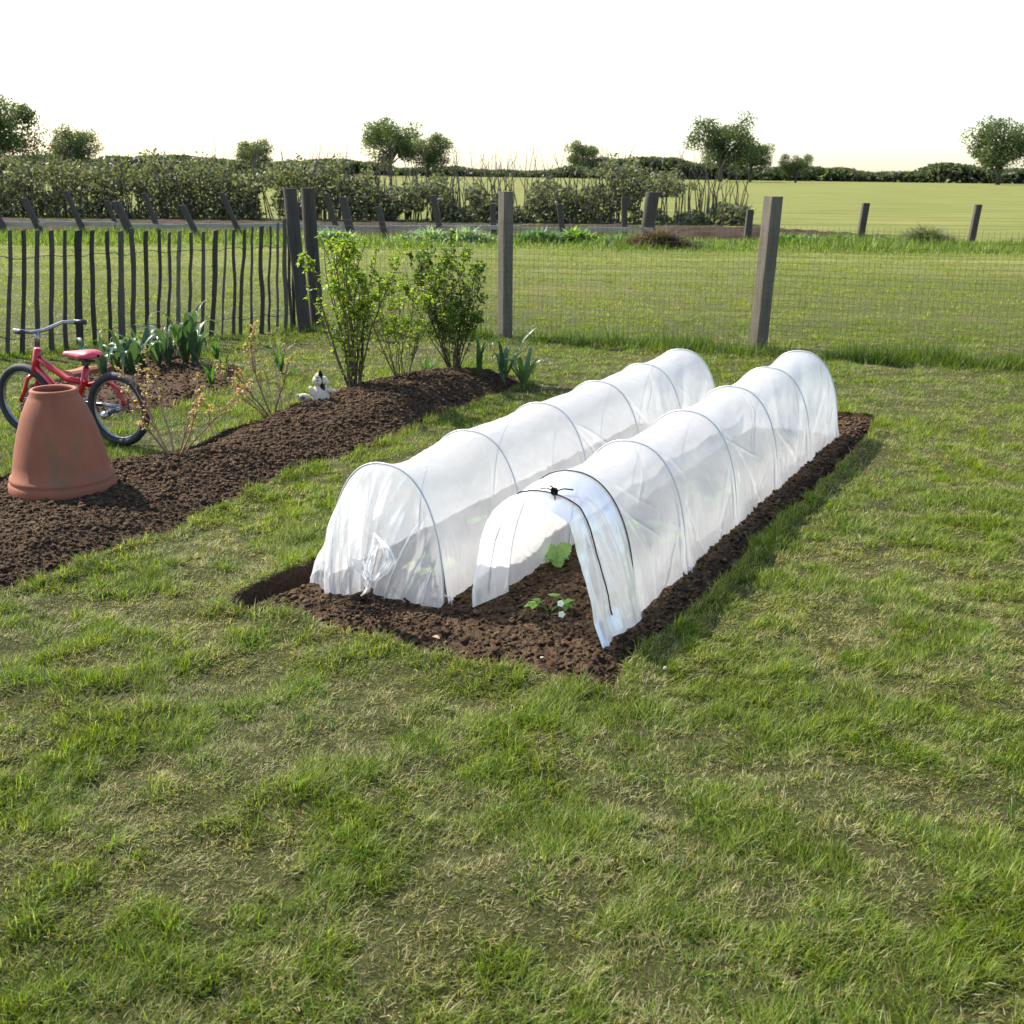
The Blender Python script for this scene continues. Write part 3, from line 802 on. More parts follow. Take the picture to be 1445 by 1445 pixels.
def bush(name, base, stems, H, spread, leafL, dens, cols, label, group=None, stemcol=(.085, .055, .035), start=.2, seed=1, sub=4, cl=5, cat='bush', thick=.0055, lean=(0, 0), spur=.02):
    global rng
    keep = rng; rng = np.random.default_rng(seed)
    root = thing(name, base, label, cat, group)
    gs, gl = G(), G(); base = np.array(base, float)

    def clump(p, d, n):
        for q in range(n):
            v = rvec(); v = v + d * .5 + np.array([0, 0, .35]); v /= np.linalg.norm(v)
            c = np.array(cols[rng.integers(0, len(cols))]) * rng.uniform(.75, 1.25)
            leaf_blade(gl, p + rvec() * leafL * .15, v, np.array([0, 0, 1.]) + rvec() * .5, leafL * rng.uniform(.55, 1.15), leafL * rng.uniform(.6, .95), c, rng.uniform(-.1, .45), rng.uniform(0, .5), 4)

    def branch(p, d, L, r, lvl):
        n = max(5, int(L / .035)); pts = [p]; q = p.copy(); dd = d.copy()
        for i in range(n):
            dd = dd + rng.normal(0, .055, 3) + np.array([0, 0, .006 if lvl == 0 else .02]); dd /= np.linalg.norm(dd); q = q + dd * L / n; pts.append(q.copy())
        pts = np.array(pts); rad = np.linspace(r, r * .35, len(pts))
        gs.tube(pts, rad, 5, np.array(stemcol) * rng.uniform(.7, 1.3), False)
        for i in range(1, len(pts)):
            f = i / n
            if lvl == 0 and f < start: continue
            if rng.random() < dens * (1.0 if f > .25 else .6):
                side = rvec() * spur * rng.uniform(.3, 1.4); side[2] = abs(side[2]); e = pts[i] + side
                gs.tube([pts[i], e], [r * .3, r * .2], 3, stemcol, False); clump(e, side / (np.linalg.norm(side) + 1e-6), rng.integers(max(1, cl - 2), cl + 2))
            if lvl < 2 and f > .25 and rng.random() < sub / n:
                v = dd * 1.1 + rvec() * .6; v[2] = abs(v[2]) * .9 + .15; v /= np.linalg.norm(v)
                branch(pts[i], v, L * rng.uniform(.22, .45) * (1 - .4 * f), r * .55, lvl + 1)
        clump(pts[-1], dd, cl)

    for i in range(stems):
        a = 2 * PI * i / stems + rng.uniform(-.4, .4); k = spread * rng.uniform(.25, 1.0)
        d = np.array([math.cos(a) * k + lean[0], math.sin(a) * k * .8 + lean[1], 1.]); d /= np.linalg.norm(d)
        branch(base + np.array([math.cos(a), math.sin(a), 0]) * .025 - [0, 0, .02], d, H * rng.uniform(.6, 1.05), thick * rng.uniform(.7, 1.2), 0)
    rel(gs.build('stems', M['twig'], root), root); rel(gl.build('foliage', M['leaf'], root, False), root)
    rng = keep
    return root


YG = [(.19, .27, .02), (.25, .32, .03), (.12, .19, .02), (.30, .35, .05)]
DG = [(.10, .165, .02), (.15, .21, .03), (.07, .11, .02), (.22, .27, .06)]
b1 = at(500, 553, .05); b2 = at(567, 540, .05); b3 = at(640, 524, .05)
bush('currant_bush', b1, 20, .98, .31, .025, .74, YG, 'tallest leafy bush, with fresh yellow green leaves, behind the soft toy', 'bushes in the long curved bed', seed=4, lean=(-.01, 0), cl=5, start=.16, sub=3, spur=.028, thick=.0072)
bush('currant_bush', b2, 17, .88, .46, .020, .62, YG, 'thin bush with few leaves standing between the two fuller bushes', 'bushes in the long curved bed', (.13, .08, .05), seed=9, cl=4, thick=.004)
bush('currant_bush', b3, 21, .80, .36, .021, .85, DG, 'dense dark green bush beside the drooping leeks', 'bushes in the long curved bed', seed=12, cl=6, start=.14, spur=.026)
PK = [(.50, .29, .22), (.42, .30, .10), (.46, .24, .19), (.58, .44, .34), (.26, .27, .05)]
bs = dict(stemcol=(.24, .14, .085), group='sparse shrubs opening pink and yellow buds', cat='shrub')
bush('budding_shrub', at(247, 642, .03), 6, .50, .9, .014, .30, PK, 'sparse twiggy shrub with pinkish buds in front of the bicycle wheel', seed=5, cl=4, thick=.0062, sub=5, spur=.012, **bs)
bush('budding_shrub', at(381, 583, .03), 5, .48, .9, .013, .34, PK, 'sparse twiggy shrub leaning left with yellow and pink buds', seed=8, cl=4, thick=.0058, sub=5, lean=(-.5, 0), spur=.012, **bs)
bush('budding_shrub', at(397, 579, .03), 5, .50, .4, .011, .35, [(.20, .22, .07), (.35, .28, .12)], 'pale grey twiggy shrub with tiny buds next to the soft toy', seed=15, cl=2, thick=.003, sub=4, spur=.01, **dict(bs, stemcol=(.26, .22, .17)))


def strap_plant(name, base, leaves, L, W, cols, label, group, seed, spread=.55, droop=1.2, cat='leek', mat='leek'):
    global rng
    keep = rng; rng = np.random.default_rng(seed)
    root = thing(name, base, label, cat, group); base = np.array(base, float)
    g = G()
    for i in range(leaves):
        a = 2 * PI * i / leaves + rng.uniform(-.5, .5); k = spread * rng.uniform(.3, 1); l = L * rng.uniform(.65, 1.15)
        n = 14; t = np.linspace(0, 1, n); dr = droop * rng.uniform(.1, 1.3)
        ang = (k + 1.9 * dr * np.maximum(t - rng.uniform(.35, .65), 0) ** 1.1 * 3.6); ang = np.clip(ang, 0, 2.9)
        rr = np.concatenate([[0], np.cumsum(np.sin(ang[:-1]) * l / (n - 1))]); zz = np.concatenate([[0], np.cumsum(np.cos(ang[:-1]) * l / (n - 1))])
        h = np.array([math.cos(a), math.sin(a), 0]); sd = np.array([-h[1], h[0], 0])
        tw = rng.uniform(-.4, .4); c = base + np.outer(rr, h) + np.outer(zz, [0, 0, 1]) + np.array([0, 0, -.01])
        w = W * rng.uniform(.7, 1.15) / 2 * np.clip(1.15 - t ** 2.5 * 1.12, .03, 1) * (.75 + .35 * np.sin(PI * np.clip(t * 1.3, 0, 1)))
        nu = np.stack([-np.cos(ang) * h[0], -np.cos(ang) * h[1], np.sin(ang)], -1)
        s2 = sd[None] * np.cos(tw * t)[:, None] + nu * np.sin(tw * t)[:, None]
        V = np.stack([c - s2 * w[:, None] + nu * (w * .35)[:, None], c, c + s2 * w[:, None] + nu * (w * .35)[:, None]], 1)
        col = np.array(cols[rng.integers(0, len(cols))]) * rng.uniform(.8, 1.2)
        tipc = np.clip((t - .86) / .14, 0, 1)[:, None] * (rng.random() < .4); cc = col[None] * (1 - tipc) + np.array([.42, .40, .26])[None] * tipc
        g.grid(V, np.repeat(cc[:, None], 3, 1))
    rel(g.build('leaves', M[mat], root), root)
    g = G(); g.tube([base - [0, 0, .02], base + [0, 0, .03], base + [0, 0, L * .16]], [.014, .013, .009], 8, (.30, .36, .18))
    rel(g.build('stem', M['leek'], root), root)
    rng = keep
    return root


LK = [(.070, .125, .060), (.055, .105, .045), (.10, .155, .085)]
LG = [(.09, .16, .05), (.07, .13, .04), (.13, .20, .09)]
LF = [(.06, .14, .03), (.09, .17, .035), (.05, .11, .03)]
GB = 'leeks and strap leaved plants around the beds'
strap_plant('leek_plant', at(676, 538, .03), 6, .33, .036, LF, 'short upright strap leaved plant tucked against the dense dark bush', GB, 3, .22, .3, 'plant')
strap_plant('leek_plant', at(711, 538, .03), 8, .44, .040, LG, 'leek with pale broken tips, middle one of three beside the dense bush', GB, 21, .60, 1.1)
strap_plant('leek_plant', at(739, 543, .02), 8, .42, .038, LG, 'leek with drooping leaves at the pointed end of the curved bed', GB, 5, .65, 1.2)
for i, (u, v, n, L, lab) in enumerate([
        (146, 529, 6, .26, 'leek growing just beside the red bicycle saddle'),
        (186, 528, 7, .36, 'large arching leek standing above the top of the bicycle tyre'),
        (203, 523, 5, .30, 'leek with one leaf arching over the terracotta edging'),
        (238, 516, 7, .36, 'bushy leek at the back of the small bed, between two taller ones'),
        (262, 513, 6, .42, 'tall upright leek with curled leaf tips against the stick fence'),
        (276, 516, 6, .40, 'leek at the end of the terracotta edging'),
        (122, 520, 5, .22, 'small dark leek behind the bicycle saddle'),
        (224, 518, 6, .30, 'leek filling the gap between the arching one and the bushy one'),
        (166, 525, 5, .27, 'leek between the saddle and the large arching leek')]):
    strap_plant('leek_plant', at(u, v, .02), n + 2, L * 1.28, .050, LK, lab, GB, 30 + i, .55, 1.45)
for i, (u, v, n, L, sp, lab) in enumerate([
        (298, 545, 7, .17, .5, 'low clump of pale striped strap leaves on the tip of the small bed'),
        (306, 515, 6, .17, .3, 'dark upright clump of short leaves behind the striped clump'),
        (317, 535, 5, .15, .4, 'little green clump between the small bed and the leaning shrub'),
        (396, 526, 6, .20, .5, 'clump of narrow green leaves growing in the grass behind the budding shrubs'),
        (602, 530, 6, .14, .7, 'low broad leaved plant on the soil between two bushes')]):
    strap_plant('strap_leaved_plant', at(u, v, .01), n + 3, L * 1.45, .026, LF, lab, GB, 50 + i, sp, .4, 'plant', 'leaf')

# strawberry plants
def strawberry(base, n, size, seed, label, flowers=0, cols=((.10, .20, .03), (.14, .26, .04)), only=None, face=None):
    global rng
    keep = rng; rng = np.random.default_rng(seed)
    root = thing('strawberry_plant', base, label, 'strawberry plant', 'strawberry plants in the tunnel bed'); base = np.array(base, float)
    gs, gl, gp, gc = G(), G(), G(), G()
    for i in range(n):
        a = (only[i] if only else 2 * PI * i / n + rng.uniform(-.4, .4)); h = np.array([math.cos(a), math.sin(a), 0]); L = size * rng.uniform(.8, 1.2)
        p = base + h * L * .9 + np.array([0, 0, L * rng.uniform(.5, .9)])
        gs.tube([base, base + h * L * .3 + [0, 0, L * .4], p], [.0018, .0015, .0012], 5, (.14, .22, .06), False)
        col = np.array(cols[rng.integers(0, len(cols))])
        for q in (-1.1, 0, 1.1):
            v = np.array([math.cos(a + q), math.sin(a + q), rng.uniform(-.1, .45)])
            leaf_blade(gl, p, v, (0, 0, 1), size * .62, size * .52, col * rng.uniform(.85, 1.2), .22, .35, 11, .22, size * .012)
    if face is not None:
        u = np.array([-.15, -.85, .45])
        for d_, l_ in (((-.8, .1, .35), .062), ((.75, .2, .55), .066), ((.15, -.3, -.75), .052), ((-.75, 0, -.5), .040)):
            leaf_blade(gl, face, d_, u, l_, l_ * .95, np.array([.27, .40, .13]), .18, .12, 13, .2, .0012)
        gs.tube([base, (base + face) / 2 + [0, .01, 0], face], .0016, 5, (.2, .28, .08), False)
    rel(gs.build('stems', M['leaf'], root), root); rel(gl.build('leaves', M['leaf'], root), root)
    for f in range(flowers):
        c = base + np.array([.035 + .004 * f, -.045 - .012 * f, .055 - .034 * f]); nrm_ = np.array([.1, -.85, .5]); nrm_ /= np.linalg.norm(nrm_)
        gp = G(); a1 = np.array([1., 0, 0]); a2 = np.cross(nrm_, a1)
        gp.tube([base, c - nrm_ * .004], .0012, 4, (.14, .22, .06), False)
        for q in range(5):
            w = 2 * PI * q / 5; d = a1 * math.cos(w) + a2 * math.sin(w) + nrm_ * .2
            leaf_blade(gp, c, d, nrm_, .0125, .0135, (.82, .82, .78), .1, .1, 6)
        fl = rel(gp.build('flower', M['petal'], root), root)
        gc = G(); lumps(gc, np.array([c + nrm_ * .002]), np.array([.0042]), np.array([[.55, .42, .05]]), True, 1)
        rel(gc.build('flower_centre', M['petal'], fl), root)
    rng = keep
    return root


strawberry(at(775, 866, -.005), 5, .055, 2, 'small strawberry plant with two white flowers in the tunnel mouth', 2, only=[2.4, 1.2, .2, -.3, 3.4])
strawberry(at(783, 797, .0), 3, .045, 3, 'pale green strawberry plant with one large toothed leaf deep in the open tunnel', 0, ((.30, .42, .14), (.26, .40, .12)), only=[.6, 2.4, 4.2], face=at_y(786, 783, at(783, 797)[1] - .02))
for i, (s, t, sz, lab) in enumerate([(.75, .03, .09, 'strawberry plant blurred behind the film, between the second and third hoops of the open tunnel'),
                                     (1.4, .04, .085, 'strawberry plant blurred behind the film, in the middle of the open tunnel'),
                                     (2.7, .0, .08, 'strawberry plant blurred behind the film, at the far end of the open tunnel')]):
    strawberry(local(R0, [s], [t], [0.])[0], 7, sz, 60 + i, lab)
for i, (s, t, sz, lab) in enumerate([(.22, .04, .07, 'yellowish strawberry plant blurred behind the closed gathered end'),
                                     (.75, .03, .08, 'strawberry plant blurred behind the film of the closed tunnel')]):
    strawberry(local(L0, [s], [t], [0.])[0], 6, sz, 70 + i, lab, 0, ((.34, .36, .10), (.16, .26, .05)) if i == 0 else ((.10, .20, .03), (.14, .26, .04)))

# fallen leaf, stones and the heap of black netting
g = G(); c = at(615, 899, .012); leaf_blade(g, c - BX * .012, BX + np.array([0, 0, .1]), (0, 0, 1), .026, .02, (.55, .36, .22), .3, .2, 6)
tag(g.build('fallen_leaf', M['leaf']), 'pale brown fallen leaf lying on the soil near the closed tunnel', 'leaf')
for (u, v, r, lab) in ((939, 943, .0085, 'pale rounded stone in the grass beside the corner of the bed'), (960, 941, .006, 'small pinkish stone in the grass next to the rounded one'), (765, 928, .006, 'tiny pale stone on the soil in front of the tunnel mouth'), (672, 1096, .008, 'pale crumb of stone in the foreground lawn')):
    g = G(); lumps(g, np.array([at(u, v, .012 if u > 800 else .0)]), np.array([r]), np.array([[1, .95, .9]]), True, .6)
    tag(g.build('stone', M['stone']), lab, 'stone', 'small stones lying about')
g = G(); r2 = np.random.default_rng(2)
for k in range(26):
    u0 = 470 + r2.random() * 60; v0 = 848 + (u0 - 470) * .30 + r2.normal(0, 3.5); p = at(u0, v0, .010)
    q = [p]; an = r2.normal(.1, .5) - .2
    for i in range(9):
        an += r2.normal(0, .5); q.append(q[-1] + np.array([math.cos(an), math.sin(an) * .6, 0]) * .012)
    q = np.array(q); q[:, 2] = .006 + h_main(q[:, 0], q[:, 1]) + clod_noise(q[:, 0], q[:, 1]) + np.abs(r2.normal(0, .006, len(q)))
    g.tube(q, .0015, 5, cap=False)
tag(g.build('netting', M['cord']), 'small tangled heap of black netting on the soil before the closed tunnel', 'netting')

# ------------------------------------------------------------------ fences
def post(g, p, w, h, lean=(0, 0), rz=0, c=(1, 1, 1), rounded=False, n=14):
    z = np.linspace(-.05, h, n); V = []
    k = 4 if not rounded else 12
    for i, zz in enumerate(z):
        if rounded:
            an = np.linspace(0, 2 * PI, 12, endpoint=False); r = w / 2 * (1 + .05 * np.sin(an * 3 + zz * 5)); ring = np.stack([np.cos(an) * r, np.sin(an) * r], 1)
        else:
            b = w * .07; q = w / 2; ring = np.array([(-q, -q + b), (-q + b, -q), (q - b, -q), (q, -q + b), (q, q - b), (q - b, q), (-q + b, q), (-q, q - b)])
            cr, sr = math.cos(rz), math.sin(rz); ring = ring @ np.array([[cr, sr], [-sr, cr]])
        ring = ring * (1 + .012 * math.sin(zz * 9))
        V.append(np.column_stack([ring[:, 0] + p[0] + lean[0] * zz, ring[:, 1] + p[1] + lean[1] * zz, np.full(len(ring), p[2] + zz)]))
    V = np.array(V); m = V.shape[1]; g.grid(V, c, True)
    top = V[-1]; ctr = top.mean(0); g.add(np.vstack([top, ctr[None]]), [[i, (i + 1) % m, m] for i in range(m)], None, c)


# wire fence with wooden posts
fp = [np.array([-1.82, 10.43, 0]), np.array([-.083, 9.992, 0]), np.array([2.022, 9.355, 0]), np.array([4.25, 8.70, 0]), np.array([6.5, 8.05, 0])]
wf = thing('wire_fence', (2.0, 9.36, 0), 'wire mesh fence on thick wooden posts between the garden and the field', 'fence')
for i, (p, w, ln, m_, rz) in enumerate([(fp[0], .125, (-.03, 0), 'dark_wood', 0), (fp[1], .10, (-.004, 0), 'wood', .6), (fp[2], .115, (.03, 0), 'wood', .5), (fp[3], .11, (0, 0), 'wood', .4), (fp[4], .11, (0, 0), 'wood', .4)]):
    g = G(); post(g, p, w, 1.24, ln, rz, rounded=(i == 0)); o = rel(g.build('post', M[m_], wf, i == 0), wf)
    if i == 0: o['label'] = 'dark round post'
pts = fp[:3] + fp[3:]
g = G(); vx = []
for a, b in zip(pts[:-1], pts[1:]):
    L = np.linalg.norm(b - a); n = int(L / .042)
    for i in range(n): vx.append(a + (b - a) * i / n - np.array([0, .06, 0]))
vx = np.array(vx); zs = np.arange(.03, 1.02, .05)
jit = .006 * fbm(np.arange(len(vx)) * .21, np.zeros(len(vx)), 3)
for i, p in enumerate(vx):
    z = np.linspace(.02, 1.02, 9); q = np.column_stack([p[0] + .004 * fbm(z * 3 + i * .2, z * 0 + i * .15, 2), np.full(9, p[1]), z]); g.tube(q, .0010, 3, cap=False)
for z in zs:
    q = vx[::3].copy(); q[:, 2] = z + .010 * fbm(q[:, 0] * 1.4, q[:, 0] * 0 + z * 2, 3) - .012 * np.sin(PI * ((q[:, 0] + 1.82) / 2.0 % 1)) * z; g.tube(q, .0011, 3, cap=False)
q = vx[::3].copy(); q[:, 2] = .045 + .035 * fbm(q[:, 0] * .9, q[:, 0] * 0, 2); g.tube(q, .0022, 4, cap=False)
rel(g.build('wire_mesh', M['wire'], wf), wf)

# stick fence
pf = thing('paling_fence', (-2.7, 9.5, 0), 'old paling fence of rough split sticks held by twisted wire', 'fence')
# (pixel x at the top, x at the foot, width in pixels, tone, height of the top pixel)
PALES = [(111, 114, 10, .35, 325), (130, 134, 7.5, .4, 325), (151, 156, 6.5, .4, 326), (170, 173, 9.5, .9, 326), (185, 189.5, 8, .7, 322), (206, 208, 6.5, .45, 326), (224, 224.5, 7, .4, 324), (239, 237, 7.5, .6, 328),
         (253.5, 251.5, 6, 1.5, 326), (269, 265, 6, .7, 328), (287, 284.5, 5.5, .9, 327), (305, 298, 7.5, .5, 325), (318, 313.5, 5.5, 1.2, 323), (330, 329, 5.5, .6, 324), (345, 340, 5.5, .6, 324), (356, 354, 5.5, .9, 320),
         (369, 368.5, 7, .55, 319), (381, 380, 6, .6, 319), (392, 391, 4, 1.3, 314), (401, 402.5, 6, 1.1, 309), (407.5, 411, 4.5, .9, 312), (413.5, 415.5, 4, .5, 308)]
pa, pb = np.array([-3.442, 8.892]), np.array([-1.96, 10.28])
r3 = np.random.default_rng(11)


def on_line(u):
    """ground point of the stick fence line under pixel column u"""
    lo, hi = -4., 1.3
    for _ in range(40):
        m = (lo + hi) / 2; p = pa + (pb - pa) * m; s = px_of(np.array([p[0], p[1], 0]))[0]
        if s < u: lo = m
        else: hi = m
    return pa + (pb - pa) * m


def px_of(P):
    X, Y, Z_ = P[0], P[1], P[2] - CAMH; c, s = math.cos(PITCH), math.sin(PITCH)
    d = Y * c - Z_ * s; up = Y * s + Z_ * c; u, v = F * X / d, -F * up / d; c, s = math.cos(ROLL), math.sin(ROLL)
    return CX + c * u - s * v, CX + s * u + c * v


allp = [(111 - 19.5 * k, 114 - 20.5 * k, r3.uniform(7, 10), r3.uniform(.4, .9), 325) for k in range(7, 0, -1)] + PALES
pal_pts = []
for (ut, ub, w, tone, vt) in allp:
    b = on_line(ub); Yd = b[1]; sc_ = F / (Yd * math.cos(PITCH) + CAMH * math.sin(PITCH)); wd = w / sc_
    tp = at_y(ut, vt, Yd); h = max(.8, min(1.05, tp[2])); n = 14; z = np.linspace(-.04, h, n); t = z / h
    x = b[0] + (tp[0] - b[0]) * t + .019 * fbm(t * 2.2 + ub, t * 0, 3) * np.clip(4 * t * (1 - t), 0, 1) ** .5; y = b[1] + .006 * fbm(t * 2 + ub * 2, t * 0 + 4, 2)
    wv = wd / 2 * (1 + .22 * fbm(t * 3 + ub * 3, t * 0 + 1, 3)) * (1 - .10 * t); V = []
    rz = math.atan2(pb[1] - pa[1], pb[0] - pa[0]) + r3.uniform(-.5, .5)
    ring = np.array([(-1, -.25), (-.55, -.6), (.5, -.55), (1, -.15), (.7, .5), (-.6, .55)]); cr, sr = math.cos(rz), math.sin(rz); ring = ring * [1, .75] @ np.array([[cr, sr], [-sr, cr]])
    for i in range(n): V.append(np.column_stack([x[i] + ring[:, 0] * wv[i], y[i] + ring[:, 1] * wv[i], np.full(6, z[i] + (0 if i < n - 1 else 1) * ring[:, 0] * .006)]))
    V = np.array(V); g = G(); base = np.array([.085, .075, .062]) * tone; g.grid(V, base, True)
    g.add(np.vstack([V[-1], V[-1].mean(0)[None] + [0, 0, .003]]), [[i, (i + 1) % 6, 6] for i in range(6)], None, base * 1.4)
    rel(g.build('pale', M['pale_wood'], pf, False), pf)
    pal_pts.append((x, y, z, h))
for zf in (.80, .16):
    g = G()
    for sgn in (-1, 1):
        q = []
        for i, (x, y, z, h) in enumerate(pal_pts):
            zz = .93 * zf + .010 * math.sin(i * 1.7); q.append([np.interp(zz, z, x), np.interp(zz, z, y) + sgn * .014 * (1 if i % 2 else -1), zz])
            if i < len(pal_pts) - 1:
                x2, y2, z2, h2 = pal_pts[i + 1]; q.append([(np.interp(zz, z, x) + np.interp(zz, z2, x2)) / 2, (np.interp(zz, z, y) + np.interp(zz, z2, y2)) / 2, zz + .008 * math.sin(i * 2.3)])
        g.tube(q, .0026, 4, cap=False)
    rel(g.build('wire', M['black'], pf), pf)
g = G(); post(g, np.array([*at(430, 467)[:2], 0]), .118, 1.24, (-.065, 0), rounded=True)
tag(g.build('gate_post', M['dark_wood']), 'thick dark round post leaning left at the end of the stick fence', 'post')

# far post and rail fence
ff_ = thing('rail_fence', (0, 24, 0), 'distant fence of leaning posts and a low pale rail across the field', 'fence')
FP = [(121, 334, -.45, .10), (169, 333, -.35, .08), (188, 337, -.50, .15), (227, 334, -.40, .10), (281, 338, -.55, .11), (341, 336, -.5, .10), (479, 336, -.35, .11), (497, 339, -.25, .16), (545, 338, -.30, .12), (624, 339, -.26, .12),
      (697, 337, -.05, .12), (795, 341, -.16, .12), (881, 338, -.06, .11), (1054, 340, .05, .14), (1213, 341, .09, .14), (60, 333, -.5, .12), (10, 333, -.5, .12), (1370, 342, .1, .13)]
for u, v, ln, w in FP:
    p = at(u, v); g = G(); post(g, p, w, .78 + .12 * math.sin(u), (ln * .8, 0), n=6); rel(g.build('post', M['dark_wood'], ff_, False), ff_)
a = at(-30, 332); b = at(920, 340)
for zz, hh in ((.235, .085),):
    n = 10; q0 = [a + (b - a) * i / n for i in range(n + 1)]
    for i in range(n):
        p0, p1 = q0[i], q0[i + 1]; g = G(); c = (p0 + p1) / 2; d = p1 - p0; zc = zz + .02 * math.sin(i * 2.1)
        g.box((c[0], c[1] - .08, zc), (np.linalg.norm(d) - .012, .045, hh), math.atan2(d[1], d[0]) + .004 * math.sin(i * 5)); rel(g.build('rail', M['rail'], ff_, False), ff_)

g = G(); pp = at(911, 338); post(g, pp, .30, 1.0, (.12, 0), rounded=True)
r4 = np.random.default_rng(4)
tag(g.build('old_stump', M['dark_wood']), 'thick dark old stump at the end of the distant low rail', 'tree stump')

# soil strip beyond the far fence
xs = np.linspace(-17, 9.5, 400); ys = np.linspace(25.3, 28.6, 50); X, Y = np.meshgrid(xs, ys, indexing='ij')
e = np.minimum(np.minimum((X + 17) / 1.5, (9.5 - X) / 4), 1); pr = np.sin(PI * (Y - 25.3) / 3.3) ** .5 * np.clip(e, 0, 1)
g = G(); g.grid(np.stack([X, Y + X * .04, -.03 + .22 * pr + .07 * fbm(X * 2.4, Y * 2.4, 4)], -1), (.5, .48, .46))
tag(g.build('dug_soil', M['soil']), 'strip of dug brown soil beyond the distant fence', kind='structure')

# plants on the far verge
def tuft_plant(name, p, n, L, W, cols, label, cat, group, seed, tilt=.5, rad=.2):
    global rng
    keep = rng; rng = np.random.default_rng(seed)
    r = rng.normal(0, rad, (n, 2)) * [1.5, .6]; g = G(); c = np.array(cols)[rng.integers(0, len(cols), n)] * rng.uniform(.7, 1.25, (n, 1))
    h = 1 - .5 * np.clip(np.abs(r[:, 0]) / (rad * 3), 0, 1)
    blades(g, p[0] + r[:, 0], p[1] + r[:, 1], np.zeros(n), L * h * rng.uniform(.5, 1.1, n), np.full(n, W), np.abs(rng.normal(tilt, .35, n)), rng.random(n) * 2 * PI, c, .8)
    o = thing(name, (p[0], p[1], 0), label, cat, group); rel(g.build('foliage', M['leaf'], o, False), o); rng = keep
    return o


VG = 'clumps of plants along the distant verge'
SIL = [(.26, .34, .22), (.36, .42, .30), (.12, .20, .09)]; DGR = [(.07, .13, .05), (.10, .18, .06), (.16, .24, .09)]; BR = [(.10, .065, .045), (.15, .10, .07), (.07, .05, .04)]
for i, (u, v, n, L, W, c, lab, cat) in enumerate([
        (467, 341, 420, .42, .035, SIL, 'silvery clump of leaves beside the dark post, left of the tall bush top', 'plant'),
        (601, 341, 520, .46, .035, SIL, 'silvery clump of leaves left of the leaning rail post', 'plant'),
        (662, 342, 520, .46, .035, SIL, 'silvery clump of leaves just left of the middle fence post', 'plant'),
        (762, 343, 900, .44, .035, DGR, 'wide dark green clump of leaves right of the middle fence post', 'plant'),
        (812, 343, 240, .46, .10, [(.26, .36, .08), (.14, .24, .05), (.10, .18, .05)], 'bright broad leaved rhubarb clump under the distant rail', 'plant'),
        (870, 346, 500, .34, .03, DGR, 'low dark green clump between the rhubarb and the brown brush', 'plant'),
        (928, 350, 1500, .62, .018, BR, 'purplish brown bare brush growing by the old stump', 'shrub'),
        (965, 349, 300, .30, .03, DGR, 'low green clump at the foot of the brown brush', 'plant'),
        (1112, 345, 260, .40, .05, DGR, 'dark leafy clump just right of the leaning grey post', 'plant'),
        (1150, 344, 200, .26, .07, SIL, 'small pale leafy clump between the two grey posts', 'plant'),
        (1185, 344, 240, .34, .05, DGR, 'leafy clump left of the distant upright post', 'plant'),
        (1255, 346, 300, .30, .04, DGR, 'leafy clump right of the distant upright post', 'plant'),
        (1305, 347, 1300, .62, .022, [(.12, .13, .07), (.17, .15, .09), (.08, .10, .05)], 'rounded grey green scrub on the verge at the right end', 'shrub')]):
    tuft_plant('verge_shrub' if cat == 'shrub' else 'verge_plant', at(u, v), n, L, W, c, lab, cat, VG, 100 + i, .55, .2 if W < .06 else .14)

# distant hedge and trees
def leaf_mass(g, P, size, cols, rr):
    n = len(P); a = rr.normal(0, 1, (n, 3)); a /= np.linalg.norm(a, axis=1)[:, None]; b = np.cross(a, rr.normal(0, 1, (n, 3))); b /= np.linalg.norm(b, axis=1)[:, None]
    s = size * rr.uniform(.5, 1.3, (n, 1)); V = np.stack([P - a * s, P + b * s * .55, P + a * s, P - b * s * .55], 1)
    c = np.array(cols)[rr.integers(0, len(cols), n)] * rr.uniform(.65, 1.3, (n, 1)); i = (np.arange(n) * 4)[:, None]
    g.add(V.reshape(-1, 3), None, i + np.arange(4)[None], np.repeat(c, 4, 0))


HG = [(.11, .125, .08), (.09, .095, .065), (.16, .165, .11), (.13, .115, .085)]
r5 = np.random.default_rng(5); g = G(); n = 90000
x = r5.uniform(-26, 6.6, n); hh = 1.5 + .9 * fbm(x * .35, x * 0, 3) + .5 * fbm(x * 1.6, x * 0, 3); hh *= np.clip((6.9 - x) / 3.5, .25, 1) ** .6
z = r5.random(n) ** .9 * hh * r5.uniform(.8, 1.12, n); y = 33 + x * .04 + r5.normal(0, .5, n)
q = fbm(x * 1.3, z * 1.7 + 5, 3) > -.28; leaf_mass(g, np.column_stack([x, y, z])[q], .06, HG, r5)
hd = thing('hedge', (-8, 33, 0), 'long grey green half bare hedge beyond the distant rail fence', 'hedge')
rel(g.build('foliage', M['leaf'], hd, False), hd)
g = G()
for k in range(700):
    x0 = r5.uniform(-26, 6.4); y0 = 33 + x0 * .04 + r5.normal(0, .3); h0 = r5.uniform(1.0, 2.3)
    g.tube([(x0, y0, 0), (x0 + r5.normal(0, .1), y0, h0 * .5), (x0 + r5.normal(0, .25), y0 + r5.normal(0, .1), h0)], [.022, .014, .005], 3, np.array([.10, .08, .06]) * r5.uniform(.6, 1.5), False)
rel(g.build('stems', M['twig'], hd), hd)


